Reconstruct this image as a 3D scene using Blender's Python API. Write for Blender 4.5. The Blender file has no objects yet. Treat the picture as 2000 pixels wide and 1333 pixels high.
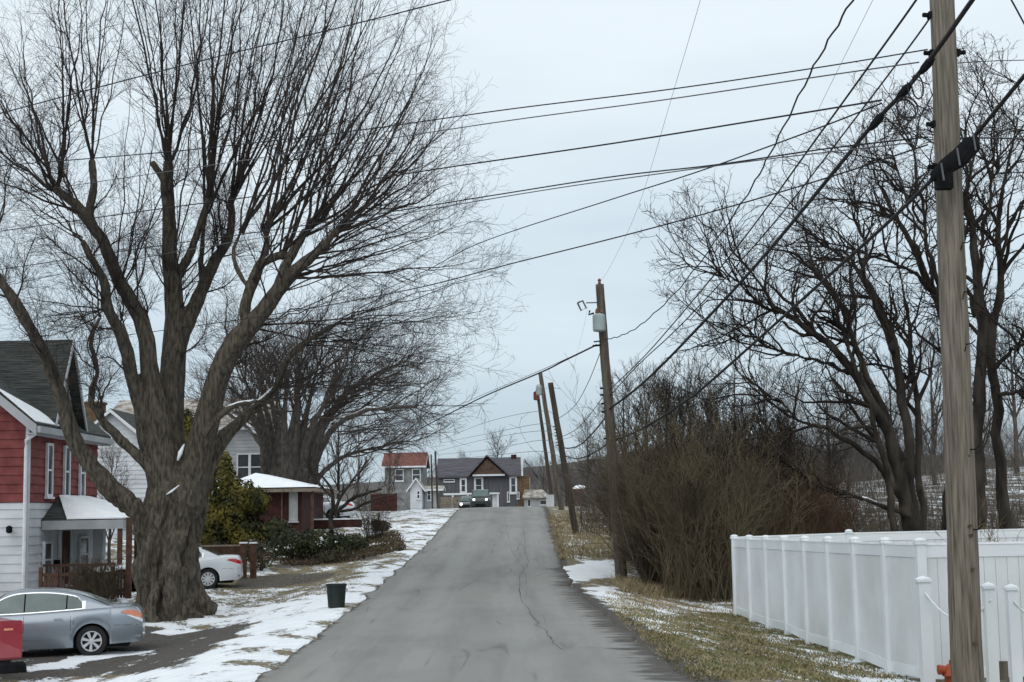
import bpy, math, random
import numpy as np
from mathutils import Vector, Matrix, noise as mnoise
PI = math.pi
random.seed(7)
RNG = np.random.default_rng(11)
SC = bpy.context.scene
COL = SC.collection

# ------------------------------------------------------------------ camera
F_PX = 2889.0
ROLL = math.radians(1.0)
PITCH = math.atan(334.0 * math.cos(ROLL) / F_PX)
CAM = Vector((0, 0, 2.0))
FW = Vector((0, math.cos(PITCH), math.sin(PITCH)))
R0 = Vector((1, 0, 0)); U0 = Vector((0, -math.sin(PITCH), math.cos(PITCH)))
RT = R0 * math.cos(ROLL) - U0 * math.sin(ROLL)
UP = U0 * math.cos(ROLL) + R0 * math.sin(ROLL)
cd = bpy.data.cameras.new("camera"); cam = bpy.data.objects.new("camera", cd); COL.objects.link(cam)
cd.sensor_width = 36; cd.lens = F_PX / 2000 * 36; cd.clip_end = 4000; cd.clip_start = 0.1
M = Matrix((RT, UP, -FW)).transposed().to_4x4(); M.translation = CAM
cam.matrix_world = M
SC.camera = cam
# ------------------------------------------------------------------ world / sun
w = bpy.data.worlds.new("World"); SC.world = w; w.use_nodes = True
nt = w.node_tree; nt.nodes.clear()
def N(nt, t, **kw):
    n = nt.nodes.new(t)
    for k, v in kw.items():
        if k.startswith('i_'):
            n.inputs[k[2:].replace('_', ' ')].default_value = v
        else: setattr(n, k, v)
    return n
SUN_EL, SUN_ROT = math.radians(42), math.radians(200)
sky = N(nt, 'ShaderNodeTexSky', sky_type='NISHITA', sun_disc=False)
sky.sun_elevation = SUN_EL; sky.sun_rotation = SUN_ROT
tc = N(nt, 'ShaderNodeTexCoord'); sep = N(nt, 'ShaderNodeSeparateXYZ')
nt.links.new(tc.outputs['Generated'], sep.inputs[0])
mp = N(nt, 'ShaderNodeMapping'); mp.inputs['Scale'].default_value = (1.2, 1.2, 5.0)
nt.links.new(tc.outputs['Generated'], mp.inputs[0])
nz = N(nt, 'ShaderNodeTexNoise'); nz.inputs['Scale'].default_value = 2.6; nz.inputs['Detail'].default_value = 5
nt.links.new(mp.outputs[0], nz.inputs['Vector'])
ad = N(nt, 'ShaderNodeMath', operation='MULTIPLY_ADD'); ad.inputs[1].default_value = 0.34; ad.inputs[2].default_value = -0.16
nt.links.new(nz.outputs['Fac'], ad.inputs[0])
ad2 = N(nt, 'ShaderNodeMath', operation='ADD'); nt.links.new(sep.outputs['Z'], ad2.inputs[0]); nt.links.new(ad.outputs[0], ad2.inputs[1])
rp = N(nt, 'ShaderNodeValToRGB'); e = rp.color_ramp.elements
e[0].position = 0.0; e[0].color = (.41, .505, .58, 1); e[1].position = 1.0; e[1].color = (.84, .90, .93, 1)
for p, c in ((.07, (.47, .57, .645, 1)), (.17, (.58, .675, .74, 1)), (.33, (.73, .805, .85, 1))):
    q = e.new(p); q.color = c
nt.links.new(ad2.outputs[0], rp.inputs[0])
sk = N(nt, 'ShaderNodeVectorMath', operation='SCALE'); sk.inputs['Scale'].default_value = 0.09
nt.links.new(sky.outputs[0], sk.inputs[0])
mx = N(nt, 'ShaderNodeMixRGB'); mx.inputs[0].default_value = 0.90
nt.links.new(sk.outputs[0], mx.inputs[1]); nt.links.new(rp.outputs[0], mx.inputs[2])
bg = N(nt, 'ShaderNodeBackground'); bg.inputs['Strength'].default_value = 1.0
nt.links.new(mx.outputs[0], bg.inputs[0])
ow = N(nt, 'ShaderNodeOutputWorld'); nt.links.new(bg.outputs[0], ow.inputs[0])
sd = bpy.data.lights.new("sun", 'SUN'); sd.energy = 0.8; sd.angle = math.radians(60); sd.color = (1, .97, .93)
so = bpy.data.objects.new("sun", sd); COL.objects.link(so)
sv = Vector((math.sin(SUN_ROT) * math.cos(SUN_EL), math.cos(SUN_ROT) * math.cos(SUN_EL), math.sin(SUN_EL)))
so.rotation_euler = sv.to_track_quat('Z', 'Y').to_euler(); so.location = (0, -20, 40)
SC.view_settings.view_transform = 'Standard'; SC.view_settings.look = 'None'
SC.view_settings.exposure = 0.28; SC.view_settings.gamma = 1
SC.view_settings.use_curve_mapping = False

# ------------------------------------------------------------------ terrain functions
_t = np.arange(-60, 1000, 0.5)
_z = np.interp(_t, [-60, 36, 48, 60.3, 76, 90, 104, 125, 150, 220, 330, 600, 1000],
               [0, 0, .30, .80, 1.62, 2.28, 2.34, 2.2, 2.15, 2.2, 4.0, 9.0, 9.0])
_k = np.ones(13) / 13
_zs = np.convolve(np.pad(_z, 6, mode='edge'), _k, mode='valid')
_x = np.interp(_t, [-60, 0, 17.35, 38.8, 50, 60, 88.7, 110, 133, 180, 1000], [1.5, -.11, -.57, -1.12, -1.10, -.98, -.80, -.85, -1.3, -1.5, -1.5])
_xs = np.convolve(np.pad(_x, 6, mode='edge'), _k, mode='valid')
HW = 2.61
def zr(y): return np.interp(y, _t, _zs)
def xc(y): return np.interp(y, _t, _xs)
def sst(a, b, x):
    t = np.clip((x - a) / (b - a), 0, 1); return t * t * (3 - 2 * t)
def hgt(x, y):
    x = np.asarray(x, float); y = np.asarray(y, float)
    c = xc(y); z = zr(y)
    sl = (c - HW) - x; sr = x - (c + HW)
    A = np.interp(y, [0, 32, 42, 50, 62, 75, 95, 140, 220], [.95, .95, .78, .72, .5, .28, .12, .2, .2])
    dl = -A * sst(0.1, 5.2, sl)
    B = np.interp(y, [0, 20, 44, 60, 80, 100, 200], [.45, .48, .42, .3, .1, 0, 0])
    dr = -B * sst(0.1, 3.6, sr) + 2.7 * sst(8, 42, sr) * sst(50, 120, y) + 1.5 * sst(1.5, 6, sr) * 0
    z = z + np.where(sl > 0, dl, 0) + np.where(sr > 0, dr, 0)
    und = 0.03 * np.sin(x * 1.3 + y * .7) * np.cos(y * .9 - x * .4) + 0.02 * np.sin(x * 3.1) * np.sin(y * 2.3)
    z = z + und * np.maximum(sst(.2, 2, sl), sst(.2, 2, sr))
    ins = (sl < 0) & (sr < 0)
    z = z - np.where(ins, 0.05, 0.0) - np.where(~ins, 0.012, 0)
    z = z + sst(260, 420, y) * (6 + 3 * np.sin(x * .012 + 1) + 2 * np.sin(x * .03))
    return z
def H(x, y): return float(hgt(x, y))
def ray(px, py): return FW * F_PX + RT * (px - 1000) - UP * (py - 666.5)
def P(px, py, Y):
    d = ray(px, py); return CAM + d * (Y / d.y)
def G(px, py, ymax=400):
    d = ray(px, py); d = d / d.y
    y = 8.0
    while y < ymax:
        p = CAM + d * y
        if p.z < H(p.x, p.y):
            for _ in range(12):
                y -= 0.04; p = CAM + d * y
                if p.z > H(p.x, p.y): break
            return Vector((p.x, p.y, H(p.x, p.y)))
        y += 0.15 if y < 120 else 1
    p = CAM + d * ymax; return Vector((p.x, p.y, H(p.x, p.y)))
def XG(px, Y):
    """ground point in column px at depth Y"""
    p = P(px, 1000, Y); return Vector((p.x, Y, H(p.x, Y)))

# ------------------------------------------------------------------ materials
MATS = {}
def mat(name, c1, c2=None, scale=4, rough=.8, bump=.0, bscale=None, stretch=(1, 1, 1), metal=0, spec=.3, detail=6, lo=.35, hi=.65, emit=None, coat=0):
    m = bpy.data.materials.new(name); m.use_nodes = True; t = m.node_tree
    b = t.nodes['Principled BSDF']
    b.inputs['Roughness'].default_value = rough; b.inputs['Metallic'].default_value = metal
    b.inputs['Specular IOR Level'].default_value = spec; b.inputs['Coat Weight'].default_value = coat
    c2 = c2 or tuple(x * .8 for x in c1)
    tc = N(t, 'ShaderNodeTexCoord'); mp = N(t, 'ShaderNodeMapping'); mp.inputs['Scale'].default_value = stretch
    t.links.new(tc.outputs['Object'], mp.inputs[0])
    nz = N(t, 'ShaderNodeTexNoise'); nz.inputs['Scale'].default_value = scale; nz.inputs['Detail'].default_value = detail
    t.links.new(mp.outputs[0], nz.inputs['Vector'])
    r = N(t, 'ShaderNodeValToRGB'); r.color_ramp.elements[0].position = lo; r.color_ramp.elements[1].position = hi
    r.color_ramp.elements[0].color = (*c1, 1); r.color_ramp.elements[1].color = (*c2, 1)
    t.links.new(nz.outputs['Fac'], r.inputs[0]); t.links.new(r.outputs[0], b.inputs['Base Color'])
    if bump:
        n2 = N(t, 'ShaderNodeTexNoise'); n2.inputs['Scale'].default_value = bscale or scale * 3; n2.inputs['Detail'].default_value = 5
        t.links.new(mp.outputs[0], n2.inputs['Vector'])
        bp = N(t, 'ShaderNodeBump'); bp.inputs['Strength'].default_value = 1; bp.inputs['Distance'].default_value = bump
        t.links.new(n2.outputs['Fac'], bp.inputs['Height']); t.links.new(bp.outputs[0], b.inputs['Normal'])
    if emit:
        b.inputs['Emission Color'].default_value = (*emit[0], 1); b.inputs['Emission Strength'].default_value = emit[1]
    MATS[name] = m; return m
mat('bark', (.052, .043, .034), (.17, .148, .12), 3.0, .95, .03, 9, (1, 1, .28))
mat('bark_rough', (.034, .028, .021), (.118, .100, .078), 15, .95, .05, 16, (1, 1, .25), lo=.34, hi=.66, detail=9)
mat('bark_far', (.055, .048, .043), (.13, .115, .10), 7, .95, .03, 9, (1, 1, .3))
mat('bark_dark', (.016, .013, .011), (.062, .052, .042), 3.0, .95, .02, 9, (1, 1, .3))
mat('twig', (.024, .019, .017), (.056, .044, .038), 2, .9)
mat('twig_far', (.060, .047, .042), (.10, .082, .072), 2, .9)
mat('twig_dark', (.018, .014, .012), (.042, .033, .027), 2, .9)
mat('brush', (.048, .038, .024), (.165, .132, .080), .7, .95)
mat('brush_grey', (.075, .062, .050), (.15, .128, .105), .6, .95)
mat('brush_dark', (.035, .026, .017), (.07, .055, .035), .6, .95)
mat('russet', (.062, .036, .022), (.12, .073, .046), .8, .95)
mat('snow', (.80, .83, .87), (.88, .90, .92), 2, .6, .03, 6)
mat('pole_wood', (.088, .073, .057), (.245, .215, .175), 34, .92, .03, 50, (1, 1, .05), lo=.30, hi=.66, detail=10)
mat('pole_dark', (.035, .027, .021), (.085, .068, .052), 6, .9, .01, 25, (1, 1, .08))
mat('pole_mid', (.065, .053, .043), (.15, .128, .104), 14, .9, .01, 25, (1, 1, .08))
mat('cable', (.013, .012, .013), (.024, .022, .024), 3, .7)
mat('cable_grey', (.09, .09, .10), (.13, .13, .14), 3, .7)
mat('black_plastic', (.006, .006, .007), (.015, .015, .017), 3, .9, spec=.1)
mat('vinyl', (.70, .75, .78), (.78, .81, .83), 1.2, .35, spec=.5)
mat('vinyl_dirty', (.60, .62, .62), (.74, .77, .79), .8, .45, spec=.4)
mat('red_siding', (.135, .030, .030), (.22, .058, .054), 2.3, .75)
mat('white_siding', (.46, .48, .50), (.62, .64, .67), .8, .6)
mat('white_paint', (.58, .60, .62), (.72, .74, .76), 2, .6)
mat('grey_siding', (.30, .31, .32), (.42, .43, .45), 1, .7)
mat('dull_siding', (.13, .13, .13), (.24, .24, .235), 1.5, .8)
mat('slate_siding', (.07, .07, .078), (.12, .118, .125), 1, .8, stretch=(6, 6, .4))
mat('shingle_dark', (.020, .023, .022), (.070, .074, .070), 5, .9, .03, 9, (.3, .3, 5))
mat('shingle_tan', (.16, .13, .10), (.46, .44, .41), 1.6, .9, .02, 20)
mat('shingle_purple', (.055, .052, .062), (.115, .11, .125), 2, .85, .02, 20, (.3, 1, 6))
mat('roof_red', (.11, .036, .028), (.18, .07, .052), 2, .8)
mat('brick', (.030, .012, .011), (.068, .024, .020), 4, .9, .01, 30)
mat('brown_gable', (.065, .042, .032), (.12, .078, .058), 3, .9)
mat('brown_wall', (.10, .06, .035), (.17, .11, .065), 3, .9)
mat('glass', (.030, .036, .042), (.055, .062, .070), .7, .12, spec=.6)
mat('curtain', (.30, .31, .32), (.46, .46, .46), 2, .5)
mat('brown_wood', (.055, .026, .018), (.10, .052, .036), 5, .85, .004, 30)
mat('tan_wood', (.16, .13, .10), (.26, .215, .17), 5, .85)
mat('arborvitae', (.028, .032, .011), (.165, .135, .025), 1.1, .85, lo=.4, hi=.66)
mat('evergreen', (.018, .026, .012), (.055, .062, .024), 1.5, .85)
mat('juniper', (.030, .030, .018), (.085, .075, .040), 1.5, .85)
mat('dry_grass', (.20, .155, .085), (.36, .30, .18), 1, .9)
mat('green_grass', (.085, .088, .030), (.20, .185, .080), .8, .85)
mat('car_silver', (.25, .285, .325), (.27, .305, .345), 1, .28, metal=.55, coat=.6, spec=.5)
mat('car_white', (.62, .65, .69), (.68, .71, .75), 1, .3, coat=.4, spec=.5)
mat('car_dark', (.018, .022, .022), (.024, .028, .028), 1, .3, coat=.5)
mat('car_red', (.25, .010, .022), (.30, .018, .032), 2, .33, coat=.4)
mat('car_red_reflection', (.30, .055, .07), (.36, .09, .10), 2, .5)  # paler red that paints a reflection onto the tailgate
mat('car_glass', (.045, .075, .072), (.09, .14, .13), 1.5, .10, spec=.7)
mat('rubber', (.012, .012, .013), (.022, .022, .024), 8, .8)
mat('rim', (.55, .56, .58), (.66, .67, .69), 4, .3, metal=.6)
mat('chrome', (.70, .72, .74), (.78, .80, .82), 4, .15, metal=.8)
mat('tail_red', (.45, .015, .02), (.55, .03, .03), 4, .2, coat=.8)
mat('tail_amber', (.62, .20, .11), (.70, .28, .17), 8, .2, coat=.8)
mat('lamp_clear', (.72, .74, .76), (.85, .86, .88), 8, .12, coat=.8)
mat('headlight_on', (.9, .9, .9), (.9, .9, .9), 4, .2, emit=((1, .98, .92), 1.3))
mat('under', (.006, .006, .007), (.012, .012, .012), 3, .9)
mat('bin', (.009, .015, .015), (.016, .024, .023), 3, .5)
mat('hydrant', (.42, .085, .03), (.30, .06, .03), 12, .55)
mat('transformer', (.30, .36, .36), (.38, .44, .43), 4, .5)
mat('insulator', (.16, .06, .04), (.22, .09, .06), 4, .3)
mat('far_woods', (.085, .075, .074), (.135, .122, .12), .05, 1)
mat('leaf_litter', (.05, .036, .022), (.12, .09, .055), 5, .95)

def ground_mat():
    m = bpy.data.materials.new('ground'); m.use_nodes = True; t = m.node_tree; b = t.nodes['Principled BSDF']
    b.inputs['Roughness'].default_value = .9; b.inputs['Specular IOR Level'].default_value = .2
    L = t.links.new
    tc = N(t, 'ShaderNodeTexCoord')
    def noise(s, d=6, st=(1, 1, 1), rough=.55):
        rt_ = N(t, 'ShaderNodeMapping'); rt_.inputs['Rotation'].default_value = (0, 0, math.radians(-117)); L(tc.outputs['Object'], rt_.inputs[0])
        mp = N(t, 'ShaderNodeMapping'); mp.inputs['Scale'].default_value = st; L(rt_.outputs[0], mp.inputs[0])
        n = N(t, 'ShaderNodeTexNoise'); n.inputs['Scale'].default_value = s; n.inputs['Detail'].default_value = d; n.inputs['Roughness'].default_value = rough
        L(mp.outputs[0], n.inputs['Vector']); return n.outputs['Fac']
    def ramp(src, stops):
        r = N(t, 'ShaderNodeValToRGB'); el = r.color_ramp.elements
        el[0].position, el[0].color = stops[0][0], (*stops[0][1], 1); el[1].position, el[1].color = stops[-1][0], (*stops[-1][1], 1)
        for p, c in stops[1:-1]: q = el.new(p); q.color = (*c, 1)
        L(src, r.inputs[0]); return r.outputs[0]
    def attr(n):
        a = N(t, 'ShaderNodeAttribute'); a.attribute_name = n; return a.outputs['Fac']
    def mixc(f, a, c):
        x = N(t, 'ShaderNodeMixRGB'); L(f, x.inputs[0]); L(a, x.inputs[1]); L(c, x.inputs[2]); return x.outputs[0]
    def thr(at, nz, amp, lo, hi):
        a = N(t, 'ShaderNodeMath', operation='MULTIPLY_ADD'); L(nz, a.inputs[0]); a.inputs[1].default_value = amp; a.inputs[2].default_value = -amp / 2
        s = N(t, 'ShaderNodeMath', operation='ADD'); L(a.outputs[0], s.inputs[0]); L(at, s.inputs[1])
        r = N(t, 'ShaderNodeMapRange'); r.interpolation_type = 'SMOOTHSTEP'; r.inputs['From Min'].default_value = lo; r.inputs['From Max'].default_value = hi
        L(s.outputs[0], r.inputs['Value']); return r.outputs[0]
    nb = noise(1.0, 8, (.55, 1.5, 1)); nf = noise(7, 9, (.6, 1.5, 1), .75)
    mxn = N(t, 'ShaderNodeMath', operation='MULTIPLY_ADD'); L(nf, mxn.inputs[0]); mxn.inputs[1].default_value = .45; 
    mm = N(t, 'ShaderNodeMath', operation='MULTIPLY'); L(nb, mm.inputs[0]); mm.inputs[1].default_value = .55; L(mm.outputs[0], mxn.inputs[2])
    comb = mxn.outputs[0]
    dry = ramp(noise(5, 9, rough=.7), [(.3, (.085, .068, .040)), (.5, (.20, .165, .10)), (.7, (.36, .31, .215))])
    grn = ramp(noise(4, 9, rough=.7), [(.3, (.060, .062, .024)), (.5, (.125, .125, .050)), (.72, (.24, .215, .115))])
    grv = ramp(noise(14, 9, rough=.75), [(.3, (.040, .036, .032)), (.52, (.088, .080, .072)), (.72, (.20, .18, .16))])
    snw = ramp(noise(3, 6), [(.3, (.74, .78, .83)), (.7, (.88, .90, .92))])
    base = mixc(thr(attr('green'), comb, .9, .40, .60), dry, grn)
    base = mixc(thr(attr('gravel'), comb, .8, .44, .56), base, grv)
    sm = thr(attr('snow'), comb, 3.3, .46, .57)
    fin = mixc(sm, base, snw)
    L(fin, b.inputs['Base Color'])
    hb = N(t, 'ShaderNodeMath', operation='MULTIPLY_ADD'); L(sm, hb.inputs[0]); hb.inputs[1].default_value = 1.3; L(nf, hb.inputs[2])
    bp = N(t, 'ShaderNodeBump'); bp.inputs['Distance'].default_value = .035; bp.inputs['Strength'].default_value = .8
    L(hb.outputs[0], bp.inputs['Height']); L(bp.outputs[0], b.inputs['Normal'])
    return m
def road_mat():
    m = bpy.data.materials.new('asphalt'); m.use_nodes = True; t = m.node_tree; b = t.nodes['Principled BSDF']
    b.inputs['Roughness'].default_value = .82; b.inputs['Specular IOR Level'].default_value = .35
    L = t.links.new
    tc = N(t, 'ShaderNodeTexCoord')
    def noise(s, d=6, st=(1, 1, 1), rough=.6, dist=0):
        mp = N(t, 'ShaderNodeMapping'); mp.inputs['Scale'].default_value = st; L(tc.outputs['Object'], mp.inputs[0])
        n = N(t, 'ShaderNodeTexNoise'); n.inputs['Scale'].default_value = s; n.inputs['Detail'].default_value = d; n.inputs['Roughness'].default_value = rough
        n.inputs['Distortion'].default_value = dist
        L(mp.outputs[0], n.inputs['Vector']); return n.outputs['Fac']
    def ramp(src, stops):
        r = N(t, 'ShaderNodeValToRGB'); el = r.color_ramp.elements
        el[0].position, el[0].color = stops[0][0], (*stops[0][1], 1); el[1].position, el[1].color = stops[-1][0], (*stops[-1][1], 1)
        for p, c in stops[1:-1]: q = el.new(p); q.color = (*c, 1)
        L(src, r.inputs[0]); return r.outputs[0]
    def mul(a, c, f=1.0):
        x = N(t, 'ShaderNodeMixRGB', blend_type='MULTIPLY'); x.inputs[0].default_value = f; L(a, x.inputs[1]); L(c, x.inputs[2]); return x.outputs[0]
    base = ramp(noise(60, 6, rough=.8), [(.3, (.20, .198, .190)), (.5, (.268, .266, .255)), (.7, (.345, .342, .328))])
    big = ramp(noise(.55, 5, (1, .35, 1)), [(.3, (.80, .80, .80)), (.55, (1, 1, 1)), (.75, (1.0, .985, .96))])
    strk = ramp(noise(2.2, 4, (1, .05, 1)), [(.33, (.86, .855, .85)), (.5, (1, 1, 1)), (.7, (1, 1, 1))])
    # tar streaks and cracks that wander along the road
    crk = ramp(noise(.6, 2, (1, .10, 1), .5, 0), [(.0, (1, 1, 1)), (.493, (1, 1, 1)), (.4985, (.66, .65, .64)), (.5015, (.66, .65, .64)), (.507, (1, 1, 1)), (1, (1, 1, 1))])
    msk = noise(.35, 3, (1, .5, 1))
    blot = ramp(noise(.42, 6, (.8, 1, 1), .7, .4), [(.0, (.62, .61, .60)), (.255, (.68, .67, .66)), (.30, (1, 1, 1)), (1, (1, 1, 1))])
    c = mul(mul(base, big), strk); 
    c = mul(c, blot)
    ta = N(t, 'ShaderNodeAttribute'); ta.attribute_name = 'track'
    tn = N(t, 'ShaderNodeMath', operation='MULTIPLY_ADD'); L(noise(1.4, 5, (1, .15, 1)), tn.inputs[0]); tn.inputs[1].default_value = .9; tn.inputs[2].default_value = -.45
    ts = N(t, 'ShaderNodeMath', operation='ADD'); L(ta.outputs['Fac'], ts.inputs[0]); L(tn.outputs[0], ts.inputs[1])
    c = mul(c, ramp(ts.outputs[0], [(.0, (.86, .86, .85)), (.5, (.97, .97, .96)), (1, (1.0, 1.0, 1.0))]))
    sc2 = ramp(noise(1.1, 4, (.35, 3, 1), .6), [(.0, (.70, .69, .68)), (.27, (.76, .75, .74)), (.33, (1, 1, 1)), (1, (1, 1, 1))]); c = mul(c, sc2)
    x = N(t, 'ShaderNodeMixRGB', blend_type='MULTIPLY')
    mr = N(t, 'ShaderNodeMapRange'); mr.inputs['From Min'].default_value = .5; mr.inputs['From Max'].default_value = .58; L(msk, mr.inputs['Value'])
    L(mr.outputs[0], x.inputs[0]); L(c, x.inputs[1]); L(crk, x.inputs[2]); c = x.outputs[0]
    a = N(t, 'ShaderNodeAttribute'); a.attribute_name = 'edge'
    s = N(t, 'ShaderNodeMath', operation='ADD'); L(a.outputs['Fac'], s.inputs[0])
    ne = noise(2.2, 8, (.45, 1.6, 1), .7); sb = N(t, 'ShaderNodeMath', operation='MULTIPLY_ADD'); L(ne, sb.inputs[0]); sb.inputs[1].default_value = 2.6; sb.inputs[2].default_value = -1.3
    L(sb.outputs[0], s.inputs[1])
    r = N(t, 'ShaderNodeMapRange'); r.inputs['From Min'].default_value = .5; r.inputs['From Max'].default_value = .75; L(s.outputs[0], r.inputs['Value'])
    dark = N(t, 'ShaderNodeMixRGB'); L(r.outputs[0], dark.inputs[0]); L(c, dark.inputs[1]); dark.inputs[2].default_value = (.075, .068, .060, 1)
    L(dark.outputs[0], b.inputs['Base Color'])
    bp = N(t, 'ShaderNodeBump'); bp.inputs['Distance'].default_value = .008; L(noise(70, 4), bp.inputs['Height']); L(bp.outputs[0], b.inputs['Normal'])
    return m
MATS['ground'] = ground_mat(); MATS['asphalt'] = road_mat()

# ------------------------------------------------------------------ object helpers
OFF = {}
def tag(o, label=None, cat=None, group=None, kind=None):
    if label: o['label'] = label
    if cat: o['category'] = cat
    if group: o['group'] = group
    if kind: o['kind'] = kind
    return o
def root(name, loc, label, cat, group=None, rz=0):
    o = bpy.data.objects.new(name, None); COL.objects.link(o); o.location = loc; o.rotation_euler = (0, 0, rz)
    o.empty_display_size = .3
    OFF[o.name] = Vector(loc); return tag(o, label, cat, group)
def link(name, me, m, parent=None, smooth=False):
    o = bpy.data.objects.new(name, me); COL.objects.link(o)
    if m: me.materials.append(MATS[m])
    if smooth:
        me.polygons.foreach_set('use_smooth', np.ones(len(me.polygons), bool))
    if parent: o.parent = parent
    OFF[o.name] = OFF.get(parent.name, Vector()) if parent else Vector()
    return o
def copy_tree(o, parent=None):
    c = o.copy(); COL.objects.link(c)
    if parent: c.parent = parent
    for ch in list(o.children): copy_tree(ch, c)
    return c
class MB:
    def __init__(s): s.v = []; s.f = []
    def raw(s, vs, fs):
        n = len(s.v); s.v += [tuple(v) for v in vs]; s.f += [tuple(i + n for i in f) for f in fs]; return s
    def obox(s, o, a, b, c):
        o, a, b, c = Vector(o), Vector(a), Vector(b), Vector(c)
        if a.cross(b).dot(c) < 0: o, c = o + c, -c
        vs = [o, o + a, o + a + b, o + b, o + c, o + a + c, o + a + b + c, o + b + c]
        return s.raw(vs, [(3, 2, 1, 0), (4, 5, 6, 7), (0, 1, 5, 4), (1, 2, 6, 5), (2, 3, 7, 6), (3, 0, 4, 7)])
    def box(s, x0, x1, y0, y1, z0, z1):
        return s.obox((x0, y0, z0), (x1 - x0, 0, 0), (0, y1 - y0, 0), (0, 0, z1 - z0))
    def slab(s, pts, d):
        """polygon pts extruded by vector d"""
        n = len(pts); pts = [Vector(p) for p in pts]; d = Vector(d)
        nrm = (pts[1] - pts[0]).cross(pts[2] - pts[0])
        if nrm.dot(d) > 0: pts = pts[::-1]
        vs = pts + [p + d for p in pts]
        fs = [tuple(range(n)), tuple(range(2 * n - 1, n - 1, -1))] + [(i, i + n, (i + 1) % n + n, (i + 1) % n) for i in range(n)]
        return s.raw(vs, fs)
    def lathe(s, c, prof, n=12, axis='z'):
        c = Vector(c); vs = []; fs = []
        for r, z in prof:
            for k in range(n):
                a = 2 * PI * k / n
                p = (r * math.cos(a), r * math.sin(a), z)
                if axis == 'y': p = (p[0], p[2], p[1])
                if axis == 'x': p = (p[2], p[0], p[1])
                vs.append(c + Vector(p))
        m = len(prof)
        for j in range(m - 1):
            for k in range(n):
                f = (j * n + k, j * n + (k + 1) % n, (j + 1) * n + (k + 1) % n, (j + 1) * n + k)
                fs.append(f[::-1] if axis == 'y' else f)
        fs.append(tuple(range(n - 1, -1, -1))); fs.append(tuple(range((m - 1) * n, m * n)))
        return s.raw(vs, fs)
    def tube(s, pts, rad, n=8):
        pts = [Vector(p) for p in pts]; vs = []; fs = []
        m = len(pts)
        if not hasattr(rad, '__len__'): rad = [rad] * m
        ref = Vector((0.013, .31, .95)).normalized()
        for i, p in enumerate(pts):
            t = (pts[min(i + 1, m - 1)] - pts[max(i - 1, 0)]).normalized()
            if abs(t.dot(ref)) > .9: r2 = Vector((1, .1, 0)).normalized()
            else: r2 = ref
            u = t.cross(r2).normalized(); v = u.cross(t) * -1
            for k in range(n):
                a = 2 * PI * k / n; vs.append(p + (u * math.cos(a) + v * math.sin(a)) * rad[i])
        for i in range(m - 1):
            for k in range(n):
                fs.append((i * n + k, i * n + (k + 1) % n, (i + 1) * n + (k + 1) % n, (i + 1) * n + k))
        fs.append(tuple(range(n - 1, -1, -1))); fs.append(tuple(range((m - 1) * n, m * n)))
        return s.raw(vs, fs)
    def build(s, name, m, parent=None, smooth=False, world=True):
        off = OFF.get(parent.name, Vector()) if (parent and world) else Vector()
        me = bpy.data.meshes.new(name)
        me.from_pydata([(v[0] - off.x, v[1] - off.y, v[2] - off.z) for v in s.v], [], s.f); me.update()
        return link(name, me, m, parent, smooth)
class Tubes:
    def __init__(s): s.g = []
    def add(s, Pn, Rn, sides=4):
        Pn = np.asarray(Pn, float); Rn = np.asarray(Rn, float)
        if Pn.ndim == 2: Pn = Pn[None]; Rn = Rn[None]
        s.g.append((Pn, Rn, sides)); return s
    def arrays(s):
        V = []; Fc = []; base = 0
        for Pn, Rn, k in s.g:
            m, n, _ = Pn.shape
            T = np.gradient(Pn, axis=1); T /= np.linalg.norm(T, axis=2, keepdims=True) + 1e-9
            mean = Pn[:, -1] - Pn[:, 0]; mean /= np.linalg.norm(mean, axis=1, keepdims=True) + 1e-9
            ref = np.where(np.abs(mean[:, 2:3]) > .8, np.array([[1., .05, 0]]), np.array([[0., .05, 1]]))[:, None, :]
            U = np.cross(T, np.broadcast_to(ref, T.shape)); U /= np.linalg.norm(U, axis=2, keepdims=True) + 1e-9
            W = np.cross(U, T)
            a = np.arange(k) * 2 * PI / k
            vs = Pn[:, :, None, :] + Rn[:, :, None, None] * (U[:, :, None, :] * np.cos(a)[None, None, :, None] + W[:, :, None, :] * np.sin(a)[None, None, :, None])
            V.append(vs.reshape(-1, 3))
            idx = np.arange(m * n * k).reshape(m, n, k) + base
            A = idx[:, :-1, :]; B = np.roll(A, -1, axis=2); D = idx[:, 1:, :]; C = np.roll(D, -1, axis=2)
            Fc.append(np.stack([A, D, C, B], -1).reshape(-1, 4)); base += m * n * k
        return np.concatenate(V), np.concatenate(Fc)
    def build(s, name, m, parent=None, smooth=False):
        V, Fc = s.arrays()
        off = OFF.get(parent.name, Vector()) if parent else Vector()
        V = V - np.array(off)
        me = quadmesh(name, V, Fc)
        return link(name, me, m, parent, smooth)
def quadmesh(name, V, Fc):
    me = bpy.data.meshes.new(name); k = Fc.shape[1]
    me.vertices.add(len(V)); me.vertices.foreach_set('co', V.astype(np.float32).ravel())
    me.loops.add(Fc.size); me.loops.foreach_set('vertex_index', Fc.astype(np.int32).ravel())
    me.polygons.add(len(Fc)); me.polygons.foreach_set('loop_start', np.arange(0, Fc.size, k, dtype=np.int32))
    me.update(calc_edges=True); me.validate(); return me
def cr(pts, sub=4):
    """Catmull-Rom resample of rows of any dimension"""
    p = np.asarray(pts, float)
    if len(p) < 3:
        t = np.linspace(0, 1, sub + 1)[:, None]; return p[0] * (1 - t) + p[1] * t
    q = np.vstack([2 * p[0] - p[1], p, 2 * p[-1] - p[-2]]); out = []
    for i in range(1, len(q) - 2):
        for j in range(sub):
            t = j / sub; a, b, c, d = q[i - 1], q[i], q[i + 1], q[i + 2]
            out.append(.5 * (2 * b + (c - a) * t + (2 * a - 5 * b + 4 * c - d) * t * t + (3 * b - a - 3 * c + d) * t ** 3))
    out.append(p[-1]); return np.array(out)

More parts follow.
